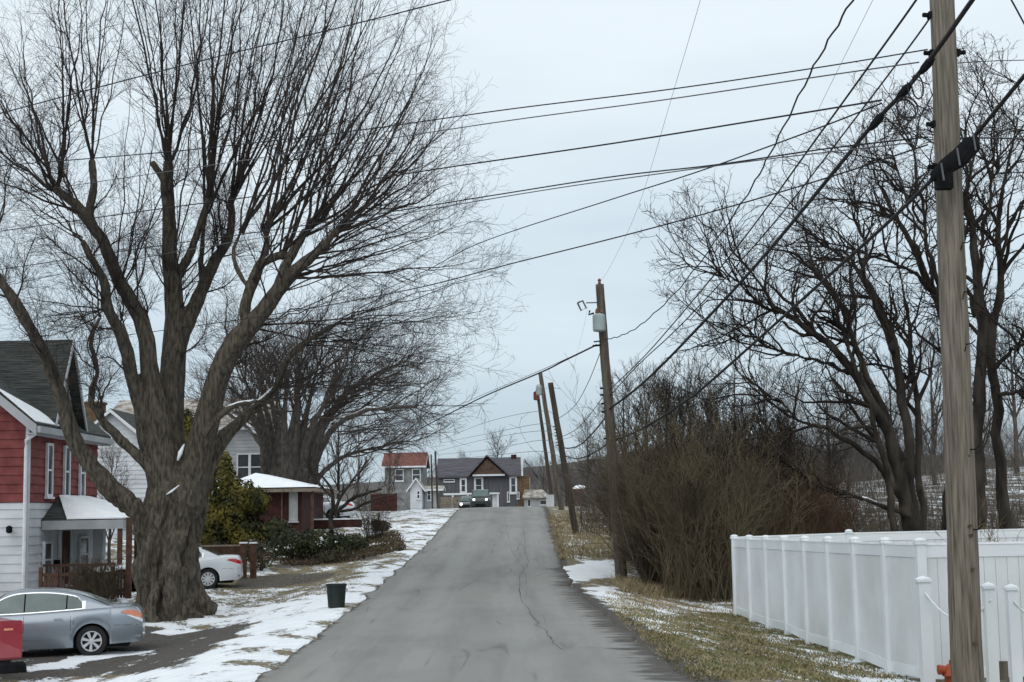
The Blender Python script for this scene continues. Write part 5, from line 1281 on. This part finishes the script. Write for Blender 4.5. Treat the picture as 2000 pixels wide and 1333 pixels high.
foliage('evergreen_bush', 'juniper', [bl(510, 1085, 56, 30, .8, 28), bl(490, 1075, 57, 24, .8, 20)], 'rounded brownish evergreen bush right of the brown posts', 'bush', 300, .06)
foliage('evergreen_bush', 'juniper', [bl(640, 1088, 56, 26, .5, 14), bl(670, 1080, 56, 22, .5, 14)], 'small low bush at the snowy driveway edge under the hedge', 'bush', 260, .05)
foliage('evergreen_bush', 'juniper', [bl(425, 1085, 58, 36, .8, 26), bl(395, 1090, 58, 20, .8, 26)], 'shadowed bush directly behind the roof of the white sedan', 'bush', 260, .06)
def topiary():
    rt = foliage('clipped_bush', 'juniper', [bl(745, 1028, 68, 19, .42, 11), bl(735, 1022, 68, 12, .3, 8)], 'small clipped round bush on a thin stem in the snowy yard', 'bush', 700, .05)
topiary()
# bare shrub tree in the yard with several stems
def yard_shrub():
    Y = 64; b = XG(648, Y); rt = root('bare_shrub', b, 'dark many branched ornamental tree in front of the low brick wall', 'tree'); T = Tubes(); S = []
    for rows in ([(648, 1070, 6), (646, 1020, 5), (652, 985, 4.5), (645, 950, 3), (630, 930, 2)], [(652, 1005, 4), (680, 980, 3.5), (712, 965, 3), (745, 955, 2)], [(652, 1000, 4), (672, 960, 3), (700, 925, 2), (715, 900, 1.5)], [(650, 1000, 3), (690, 995, 3), (730, 975, 2), (770, 968, 1)], [(648, 970, 3), (620, 940, 2), (605, 915, 1.5)]):
        Pn, Rn = res_limb(rows, Y, RNG.normal() * .8, 12, .02); T.add(Pn, Rn, 6); S.append((Pn, Rn))
    T.build('trunk', 'bark_dark', rt, True); C = Tubes(); Pn = np.array([a for a, _ in S]); Rn = np.array([a for _, a in S])
    a = spawn(Pn, Rn, 12, .3, 1, (.4, 1.1), 1.1, 5, .2, (0, 0, .04), .5, .006, .02, .2); C.add(*a, 3)
    b_ = spawn(*a, 6, .2, 1, (.4, 1.1), .5, 3, .2, (0, 0, .03), .7, .005, .01, .2); C.add(*b_, 3); C.build('crown', 'twig_dark', rt)
yard_shrub()
for i, (px, py, Y, n, l) in enumerate(((722, 1040, 66, 60, 'twiggy leafless bush left of the clipped round bush'), (215, 1090, 45.8, 70, 'leafless climbing bush against the porch railing'), (175, 1100, 46, 60, 'dark leafless bush beside the porch fence'), (1705, 1044, 36.3, 22, 'sparse weed stems poking above the back vinyl fence'), (1938, 1050, 33.5, 18, 'few dry twigs over the back fence at the right'))):
    g = XG(px, Y); w_ = 12 if i < 3 else 8
    o = brush('bare_bush', 'brush' if i > 2 else 'brush_dark', [(px - w_ * 1.6, px + w_ * 1.6, Y - .6, Y + .6, .9 if i < 3 else 1.4, 1.6 if i < 3 else 2.2, n)], l, 'bush', 6, (.4, .2), False, .01, lean=.2)
# right verge dry weeds and grass
def blades(name, m, poly, n, h, label, cat='grass', wdt=.012):
    pl = poly_w(poly); mn, mx_ = pl.min(0), pl.max(0); pts = []
    while len(pts) < n:
        c = RNG.uniform(mn, mx_, (n * 2, 2)); c = c[sdist(c, pl) > RNG.uniform(-.25, .1, len(c))]; 
        dens = np.array([mnoise.noise(Vector((a * 1.1, b * 1.1, 5))) for a, b in c]); c = c[dens > RNG.uniform(-.6, .25, len(c))]
        pts += list(c)
    c = np.array(pts[:n]); z = hgt(c[:, 0], c[:, 1]); b = np.stack([c[:, 0], c[:, 1], z - .01], 1)
    d = np.stack([RNG.normal(size=n) * .5, RNG.normal(size=n) * .5, np.ones(n)], 1); hh = RNG.uniform(.4, 1.2, (n, 1)) * h
    s = np.stack([np.cos(t_ := RNG.uniform(0, PI, n)), np.sin(t_), np.zeros(n)], 1) * wdt
    V = np.stack([b - s, b + s, b + s * .6 + d * hh * .6, b - s * .6 + d * hh * .6], 1); tip = b + d * hh * 1.0 + np.stack([RNG.normal(size=n) * .5, RNG.normal(size=n) * .5, np.zeros(n)], 1) * hh
    V2 = np.stack([b - s * .6 + d * hh * .6, b + s * .6 + d * hh * .6, tip + s * .1, tip - s * .1], 1)
    V = np.concatenate([V, V2]).reshape(-1, 3)
    me = quadmesh(name, V, np.arange(len(V)).reshape(-1, 4)); return tag(link(name, me, m), label, cat, kind='stuff')
blades('verge_grass', 'green_grass', [(1210, 1190), (1430, 1195), (1530, 1235), (1700, 1290), (1800, 1332), (1370, 1332), (1280, 1270)], 15000, .045, 'short olive green grass on the verge before the white fence')
blades('verge_grass', 'dry_grass', [(1200, 1150), (1430, 1160), (1440, 1205), (1560, 1250), (1750, 1325), (1400, 1332), (1280, 1280), (1190, 1190)], 9000, .07, 'scattered dry straw coloured grass on the verge and along the fence foot')
blades('verge_grass', 'dry_grass', [(1072, 1010), (1120, 1002), (1190, 1040), (1203, 1092), (1092, 1098)], 4500, .2, 'tall tan dead grass on the bank around the dark leaning pole', wdt=.02)
blades('verge_grass', 'dry_grass', [(395, 1125), (700, 1085), (715, 1125), (640, 1160), (520, 1180), (400, 1180)], 7000, .04, 'sparse dry grass poking through the snow of the left yard')
blades('verge_grass', 'dry_grass', [(1205, 1140), (1430, 1150), (1430, 1165), (1215, 1158)], 3500, .3, 'tan weeds at the foot of the thicket', wdt=.014)
blades('verge_grass', 'leaf_litter', [(540, 1085), (770, 1040), (790, 1075), (700, 1095), (560, 1105)], 5000, .16, 'dead brown plants in the bed under the dark hedge', wdt=.03)

# ------------------------------------------------------------------ cars
def ip(x, t): return float(np.interp(x, [a for a, _ in t], [b for _, b in t]))
def smoothtab(t, n=200):
    a = cr([p for p in t], 6); return [tuple(q) for q in a]
def car(name, loc, rz, paint, label, L_=4.82, top=None, roof=None, wid=None, wheels=(1.08, 3.86), wr=.33, gh=(.62, 3.62), side_win=(1.28, 3.40), rearg=(.74, 1.32), frontg=(2.98, 3.58), split=(1.62, 2.50), wb=.80, wrf=.58, amber=False, group='parked cars', cat='car', lit=False, suv=False, spokes=7):
    rt = root(name, loc, label, cat, group, rz)
    top = smoothtab(top or [(0, .74), (.03, .86), (.10, .99), (.22, 1.05), (.5, 1.055), (1.0, 1.04), (1.6, 1.0), (2.5, .955), (3.4, .925), (4.1, .83), (4.55, .70), (4.76, .56), (L_, .42)])
    roof = smoothtab(roof or [(.62, 1.05), (.8, 1.11), (1.1, 1.25), (1.45, 1.375), (1.9, 1.45), (2.4, 1.465), (2.8, 1.42), (3.15, 1.25), (3.62, .93)])
    wid = smoothtab(wid or [(0, .74), (.06, .80), (.2, .855), (.6, .895), (1.5, .905), (3.4, .905), (4.2, .86), (4.6, .74), (L_, .52)])
    zc = wr; ar = wr + .055
    def zb(x):
        b = ip(x, [(0, .34), (.1, .29), (.5, .27), (1.6, .20), (3.3, .20), (4.3, .22), (L_ - .1, .26), (L_, .36)])
        for wx in wheels:
            if abs(x - wx) < ar: b = max(b, zc + math.sqrt(ar * ar - (x - wx) ** 2))
        return b
    xs = sorted(set([round(v, 4) for v in np.linspace(0, L_, 90)] + [round(wx + ar * s * math.cos(a), 4) for wx in wheels for a in np.linspace(0.0, PI / 2, 9) for s in (-1, 1)] + [.015, .03, .05]))
    vs = []; fs = []; K = 15
    for x in xs:
        w_ = ip(x, wid); t = ip(x, top); b = min(zb(x), t - .03); hh = t - b
        tm = b + hh * .42
        half = [(w_ * .955, b), (w_ * .985, b + hh * .14), (w_ * 1.0, b + hh * .42), (w_ * .985, b + hh * .70), (w_ * .955, t - min(.05, hh * .2)), (w_ * .90, t - .012), (w_ * .55, t + .012)]
        row = half + [(0, t + .02)] + [(-a_, b_) for a_, b_ in half[::-1]]
        vs += [(x, a_, b_) for a_, b_ in row]
    for i in range(len(xs) - 1):
        for k in range(K - 1): fs.append((i * K + k, i * K + k + 1, (i + 1) * K + k + 1, (i + 1) * K + k))
    nv_ = len(vs); vs += vs[:K] + vs[(len(xs) - 1) * K:len(xs) * K]
    fs.append(tuple(range(nv_, nv_ + K))); fs.append(tuple(range(nv_ + 2 * K - 1, nv_ + K - 1, -1)))
    body = MB().raw(vs, fs).build('body', paint, rt, True, False)
    # cabin
    def cab(x):
        zt_ = ip(x, roof); z0 = ip(x, top) - .03; f = max(0, min(1, (zt_ - z0) / (1.42 - .95)))
        wbx = min(wb, ip(x, wid) * .90); wt = wbx + (wrf - wbx) * f; return z0, zt_, wbx, wt
    vs = []; fs = []; K = 11; cx = np.linspace(gh[0], gh[1], 60)
    for x in cx:
        z0, zt_, w0, w1 = cab(x); zt_ = max(zt_, z0 + .02); dz = zt_ - z0
        half = [(w0, z0), (w0 + (w1 - w0) * .5, z0 + dz * .47), (w1 + .01, z0 + dz * .88), (w1 * .93, z0 + dz * .965), (w1 * .6, zt_)]
        row = half + [(0, zt_ + .012)] + [(-a_, b_) for a_, b_ in half[::-1]]; vs += [(x, a_, b_) for a_, b_ in row]
    for i in range(len(cx) - 1):
        for k in range(K - 1): fs.append((i * K + k, i * K + k + 1, (i + 1) * K + k + 1, (i + 1) * K + k))
    fs.append(tuple(range(K))); fs.append(tuple(range((len(cx) - 1) * K + K - 1, (len(cx) - 1) * K - 1, -1)))
    MB().raw(vs, fs).build('cabin', paint, rt, True, False)
    def sy(x, z, o):
        z0, zt_, w0, w1 = cab(x); dz = zt_ - z0; f = (z - z0) / dz
        if f < .47: y = w0 + (w1 - w0) * .5 * f / .47
        else: y = w0 + (w1 - w0) * .5 + (w1 + .01 - (w0 + w1) / 2) * (f - .47) / .41
        return y + o
    def side_patch(xa, xb, zlo, zhi, o, mname, pname, par, n=26):
        for s in (1, -1):
            v = []; f = []
            for i in range(n + 1):
                x = xa + (xb - xa) * i / n; a_, b_ = zlo(x), max(zhi(x), zlo(x) + .004)
                for j in range(4): z = a_ + (b_ - a_) * j / 3; v.append((x, s * sy(x, z, o), z))
            for i in range(n):
                for j in range(3):
                    q = (i * 4 + j, i * 4 + j + 1, (i + 1) * 4 + j + 1, (i + 1) * 4 + j); f.append(q if s < 0 else q[::-1])
            MB().raw(v, f).build(pname, mname, par, True, False)
    lo = lambda x: ip(x, top) + .028
    def hi(x):
        h = ip(x, roof) - .085 * min(1, max(.6, 1)); 
        return lo(x) + max(0, (h - lo(x))) * min(1, max(0, (x - side_win[0]) / .10) ** .5 if x < side_win[0] + .1 else 1)
    tm_ = 'chrome' if not suv else 'black_plastic'
    side_patch(side_win[0] - .02, side_win[1] + .02, lambda x: lo(x) - .028, lambda x: lo(x) - .004, .010, tm_, 'window_trim', rt)
    side_patch(side_win[0], side_win[1], lambda x: hi(x) + .001, lambda x: hi(x) + .020, .010, tm_, 'window_trim', rt)
    side_patch(side_win[0] - .055, side_win[0] + .012, lambda x: lo(x) - .028, lambda x: hi(side_win[0] + .05), .011, tm_, 'window_trim', rt, 4)
    side_patch(side_win[0], side_win[1], lo, hi, .004, 'black_plastic', 'window_frame', rt, 40)
    sp_ = [side_win[0]] + list(split) + [side_win[1]]
    for a_, b_ in zip(sp_[:-1], sp_[1:]): side_patch(a_ + .015, b_ - .015, lo, hi, .020, 'car_glass', 'side_window', rt, 24)
    for (a_, b_), nm in ((rearg, 'rear_window'), (frontg, 'windscreen')):
        v = []; f = []; n = 10
        for i in range(n + 1):
            x = a_ + (b_ - a_) * i / n; z0, zt_, w0, w1 = cab(x); zt_ = max(zt_, z0 + .02)
            for j, fy in enumerate((-.93, -.6, 0, .6, .93)):
                zz_ = zt_ + (.012 if fy == 0 else 0) - (.035 * (zt_ - z0) if abs(fy) > .9 else 0); sgn = -1 if nm == 'rear_window' else 1
                v.append((x + sgn * .006, w1 * fy, zz_ + .009))
        for i in range(n):
            for j in range(4): f.append((i * 5 + j, (i + 1) * 5 + j, (i + 1) * 5 + j + 1, i * 5 + j + 1))
        MB().raw(v, f).build(nm, 'car_glass', rt, True, False)
    MB().box(.3, L_ - .35, -.62, .62, .18, .62).box(wheels[0] - .45, wheels[0] + .45, -.70, .70, .35, .74).box(wheels[1] - .45, wheels[1] + .45, -.70, .70, .35, .70).build('underbody', 'under', rt, False, False)
    # wheels
    for wx in wheels:
        for s in (1, -1):
            yo = s * .86; t = MB(); wdt = .2
            prof = [(.60 * wr, -wdt / 2), (.93 * wr, -wdt / 2), (wr, -wdt / 2 + .03), (wr, wdt / 2 - .03), (.93 * wr, wdt / 2), (.70 * wr, wdt / 2), (.66 * wr, wdt / 2 - .03), (.05, wdt / 2 - .06)]
            prof = [(a_, b_ * s) for a_, b_ in prof]
            if s < 0: prof = prof
            t.lathe((wx, yo - s * .1, zc), prof, 28, 'y'); tw = t.build('wheel', 'rubber', rt, False, False)
            rm = MB(); rr = wr * .67; yy = yo - s * .1 + s * (wdt / 2 - .01)
            ring = [(rr, 0), (rr, .018 * s), (rr * .90, .018 * s), (rr * .88, -.02 * s)]
            n = 28; v = []; f = []
            for a_, b_ in ring:
                for k in range(n): v.append((wx + a_ * math.cos(2 * PI * k / n), yy + b_, zc + a_ * math.sin(2 * PI * k / n)))
            for j in range(3):
                for k in range(n): f.append((j * n + k, j * n + (k + 1) % n, (j + 1) * n + (k + 1) % n, (j + 1) * n + k))
            rm.raw(v, f)
            for k in range(spokes):
                a_ = 2 * PI * k / spokes + .3; u = Vector((math.cos(a_), 0, math.sin(a_))); v_ = Vector((-u.z, 0, u.x)); c = Vector((wx, yy, zc))
                q = [c + u * .03 - v_ * .020, c + u * rr * .95 - v_ * .036, c + u * rr * .95 + v_ * .036, c + u * .03 + v_ * .020]
                rm.slab(q, Vector((0, s * .014, 0)))
            rm.lathe((wx, yy, zc), [(.05, 0), (.05, .02 * s), (.01, .025 * s)], 10, 'y'); rm.build('rim', 'rim', tw, False, False)
    def bodyy(x, z):
        w_ = ip(x, wid); t_ = ip(x, top); b = min(zb(x), t_ - .03); f = (z - b) / (t_ - b); return w_ * float(np.interp(f, [0, .14, .42, .70, .93, 1], [.955, .985, 1, .985, .955, .90]))
    def body_patch(nm, mname, pts, o=.006, par=rt, both=True):
        """pts: list of (x,zlo,zhi) columns"""
        for s in ((1, -1) if both else (1,)):
            v = []; f = []
            for x, a_, b_ in pts:
                for j in range(5): z = a_ + (b_ - a_) * j / 4; v.append((x - (.012 if x < .12 else 0), s * (bodyy(max(x, .001), z) + o), z))
            for i in range(len(pts) - 1):
                for j in range(4):
                    q = (i * 5 + j, i * 5 + j + 1, (i + 1) * 5 + j + 1, (i + 1) * 5 + j); f.append(q if s < 0 else q[::-1])
            MB().raw(v, f).build(nm, mname, par, True, False)
    if not suv:
        body_patch('tail_light', 'tail_amber' if amber else 'tail_red', [(.02, .80, .87), (.08, .80, .93), (.16, .83, .97), (.3, .88, .985), (.42, .92, .97), (.47, .935, .945)], .008)
        body_patch('tail_lens', 'lamp_clear', [(.015, .70, .775), (.08, .74, .81), (.16, .785, .83), (.28, .845, .872), (.34, .87, .88)], .009)
        body_patch('fuel_door', paint, [(.72, .74, .87), (.74, .73, .885), (.88, .73, .885), (.9, .74, .87)], .004, both=False)
        body_patch('side_moulding', 'chrome' if not amber else paint, [(1.75, .40, .43), (2.3, .40, .445), (3.3, .38, .425)], .014)
        body_patch('exhaust_tip', 'chrome', [(.05, .40, .44), (.11, .385, .455), (.17, .40, .44)], .012)
    for xx_ in (1.52, 2.5, 3.42):
        body_patch('door_seam', 'under', [(xx_ - .004, .26, ip(xx_, top) - .05), (xx_ + .004, .26, ip(xx_, top) - .05)], .003)
    for xx_ in (1.68, 2.66):
        body_patch('door_handle', paint, [(xx_, .815, .825), (xx_ + .03, .80, .845), (xx_ + .17, .80, .845), (xx_ + .2, .815, .825)], .02)
    body_patch('rear_bumper_seam', 'under', [(.10, .655, .662), (.3, .655, .662), (.62, .66, .667)], .004)
    hm = 'headlight_on' if lit else 'lamp_clear'
    for s in (1, -1):
        MB().lathe((L_ - .22, s * .55, .66 if not suv else .92), [(.02, -.0), (.13, .02), (.14, .12), (.10, .20), (.02, .22)], 12, 'x').build('headlight', hm, rt, True, False)
        MB().box(3.2, 3.32, min(s * .88, s * 1.04), max(s * .88, s * 1.04), .95, 1.08).build('mirror', paint, rt, False, False)
    MB().box(L_ - .06, L_ + .01, -.45, .45, .38, .58).build('grille', 'black_plastic', rt, False, False)
    return rt
# silver sedan at the left
yS = 32.7; bp_ = P(268, 1240, 33.2)
zS = 2 - (1279 - 1014.5) / F_PX * 31.85
car('sedan', (bp_.x, yS + 1.1, zS - .05), PI + math.radians(12), 'car_silver', 'silver grey sedan parked in front of the giant tree at the left', amber=True, spokes=7)
# white sedan behind the tree
g = G(418, 1151); bp_ = P(471, 1120, g.y + .1)
car('sedan', (bp_.x - .15, g.y + 1.1, g.z), PI + .14, 'car_white', 'white snow dusted sedan mostly hidden behind the giant trunk', spokes=10,
    top=[(0, .60), (.03, .84), (.08, 1.0), (.16, 1.06), (.5, 1.08), (1.0, 1.05), (1.6, 1.0), (2.5, .95), (3.4, .925), (4.1, .83), (4.5, .70), (4.7, .56), (4.82, .42)])
# oncoming dark suv at the crest
px_, Y_ = 938, 131.0; g = P(938, 995, Y_); zg_ = float(zr(Y_))
car('pickup_suv', (g.x, Y_ + 4.6, zg_), -PI / 2, 'car_dark', 'dark oncoming four wheel drive vehicle with headlights on at the road crest', L_=4.6,
    top=[(0, .7), (.05, 1.0), (.4, 1.12), (1.6, 1.12), (3.0, 1.12), (3.3, 1.12), (4.2, 1.08), (4.5, 1.0), (4.6, .8)],
    roof=[(.1, 1.1), (.2, 1.5), (.5, 1.8), (1.5, 1.86), (2.6, 1.84), (2.9, 1.6), (3.35, 1.12)], wid=[(0, .8), (.2, .9), (2, .95), (4.2, .93), (4.5, .88), (4.6, .8)],
    wheels=(.95, 3.65), wr=.38, gh=(.1, 3.35), side_win=(.5, 3.1), rearg=(.1, .2), frontg=(2.68, 3.25), split=(1.3, 2.2), wb=.85, wrf=.72, lit=True, suv=True, group='cars on the road')
bpy.data.objects['pickup_suv'].name = 'suv'
g = P(912, 993, 142.0)
car('sedan', (g.x, 142 + 4.8, float(zr(142))), -PI / 2, 'car_dark', 'second dark car peeking out behind the oncoming vehicle', lit=True, group='cars on the road')
# parked vehicle with snow beyond the brick wall
gx = P(640, 1000, 82.0)
car('snowy_car', (P(690, 1000, 82).x, 82.5, H(gx.x, 82)), PI, 'car_white', 'snow covered white car parked behind the low brick wall')
# red vehicle corner at lower left
def red_truck():
    Y = 27.0; e = P(45, 1250, Y); zt = P(20, 1212, Y).z; zb_ = P(20, 1289, Y).z; g0 = P(20, 1322, Y).z
    vdir = Vector((e.x, e.y, 0)).normalized(); a = math.atan2(vdir.y, vdir.x) + math.radians(14)
    r = root('pickup_truck', (e.x, e.y, g0), 'red pickup truck tailgate cut off by the lower left edge', 'pickup truck', 'parked cars', a)
    # local: x forward (away from viewer), y left; tailgate plane at x=0, right edge at y=0
    z0, z1 = zb_ - g0, zt - g0; W_ = 1.85; h = z1 - z0
    B = lambda nm, m_, mb, par=r, sm=False: mb.build(nm, m_, par, sm, False)
    B('bed', 'car_red', MB().box(.06, 1.9, .03, W_ - .03, z0, z1 - .03).box(1.95, 3.4, .05, W_ - .05, z0, z1 + .45).box(3.42, 4.9, .05, W_ - .05, z0, z1 + .02))
    tg = B('tailgate', 'car_red', MB().slab([(0, .012, z0 + .03), (0, W_ - .012, z0 + .03), (0, W_ - .012, z1 - .02), (0, W_ - .05, z1), (0, .05, z1), (0, .012, z1 - .02)], (.055, 0, 0)))
    B('tailgate_reflection', 'car_red_reflection', MB().slab([(-.006, .04, z0 + .05), (-.006, W_ - .04, z0 + .05), (-.006, W_ - .04, z0 + h * .55), (-.006, .5, z0 + h * .55), (-.006, .04, z0 + h * .25)], (.005, 0, 0)), tg)  # diagonal reflection on the lower tailgate, painted as a thin paler sheet
    B('handle', 'black_plastic', MB().box(-.03, -.002, W_ / 2 - .12, W_ / 2 + .12, z1 - .2, z1 - .1), tg)
    B('badge', 'tail_amber', MB().box(-.012, -.002, .18, .34, z1 - .17, z1 - .13), tg)
    B('bumper', 'black_plastic', MB().slab([(-.16, -.04, z0 - .2), (-.16, -.02, z0 - .07), (-.12, 0, z0 - .03), (.02, 0, z0 - .03), (.02, -.06, z0 - .22), (-.12, -.06, z0 - .22)], (0, W_ + .06, 0)))
    B('tow_hitch', 'car_red', MB().box(-.3, -.165, W_ / 2 - .1, W_ / 2 + .1, z0 - .25, z0 - .12))
    for x_ in (1.0, 4.1):
        for y_ in (.15, W_ - .15):
            w_ = B('wheel', 'rubber', MB().lathe((x_, y_, .37), [(.2, -.12), (.35, -.12), (.37, -.08), (.37, .08), (.35, .12), (.2, .12)], 20, 'y'))
            B('rim', 'rim', MB().lathe((x_, y_ - .13, .37), [(.2, 0), (.2, -.01), (.05, -.03)], 16, 'y'), w_)
red_truck()

# ------------------------------------------------------------------ small things
g = G(657, 1187)
r = root('trash_can', g, 'small dark green plastic bin standing on the snowy road edge', 'bin')
sc = g.y / F_PX
m = MB(); m.lathe((0, 0, 0), [(15.5 * sc, 0), (16 * sc, .01), (19 * sc, 41 * sc), (20.5 * sc, 41.5 * sc), (20.5 * sc, 45 * sc), (18.5 * sc, 45 * sc), (15 * sc, .04)], 20)
m.build('bucket', 'bin', r, False, False)
m = MB(); 
for s in (-1, 1): m.tube([(s * 19 * sc, -.05, 37 * sc), (s * 22 * sc, -.03, 33 * sc), (s * 19 * sc, .03, 31 * sc)], .008, 6)
m.build('handle', 'bin', r, False, False)
# hydrant
g = XG(1842, 19.6); z0 = g.z
r = root('fire_hydrant', g, 'orange red fire hydrant half hidden behind the base of the near pole', 'hydrant')
ztop = P(1842, 1300, 19.6).z; hh = max(.5, ztop - z0)
MB().lathe((0, 0, 0), [(.14, 0), (.14, .04), (.09, .05), (.09, hh * .62), (.12, hh * .64), (.12, hh * .68), (.10, hh * .70), (.09, hh * .84), (.05, hh * .93), (.02, hh * .96)], 14).build('barrel', 'hydrant', r, True, False)
MB().lathe((0, 0, hh * .96), [(.025, 0), (.025, .04)], 5).build('operating_nut', 'hydrant', r, False, False)
for s in (-1, 1): MB().lathe((s * .08, 0, hh * .80), [(.055, 0), (.055, s * .05), (.065, s * .055), (.065, s * .09), (.03, s * .10)], 10, 'x').build('side_cap', 'hydrant', r, False, False)
# brown double gate posts with snow
for px, l in ((476, 'left one of the two brown snow capped posts behind the white sedan'), (495, 'right one of the two brown snow capped posts behind the white sedan')):
    Y = 53; g = XG(px, Y); zt = P(px, 1062, Y).z; r = root('gate_post', g, l, 'post', 'brown gate posts')
    MB().box(g.x - .10, g.x + .10, Y - .1, Y + .1, g.z - .1, zt).build('shaft', 'brown_wood', r)
    MB().box(g.x - .13, g.x + .13, Y - .13, Y + .13, zt + .001, zt + .05).build('snow_cap', 'snow', r)
Y = 54; a, b = XG(392, Y), XG(470, Y); zt = P(430, 1068, Y).z
r = root('wooden_rail_fence', a, 'low brown board fence with a pale top rail under the arborvitae', 'fence')
m = MB(); x = a.x
while x < b.x: m.box(x, x + .13, Y, Y + .03, a.z, zt); x += .145
m.build('boards', 'brown_wood', r); MB().box(a.x, b.x, Y - .03, Y + .06, zt + .001, zt + .06).build('rail', 'tan_wood', r)
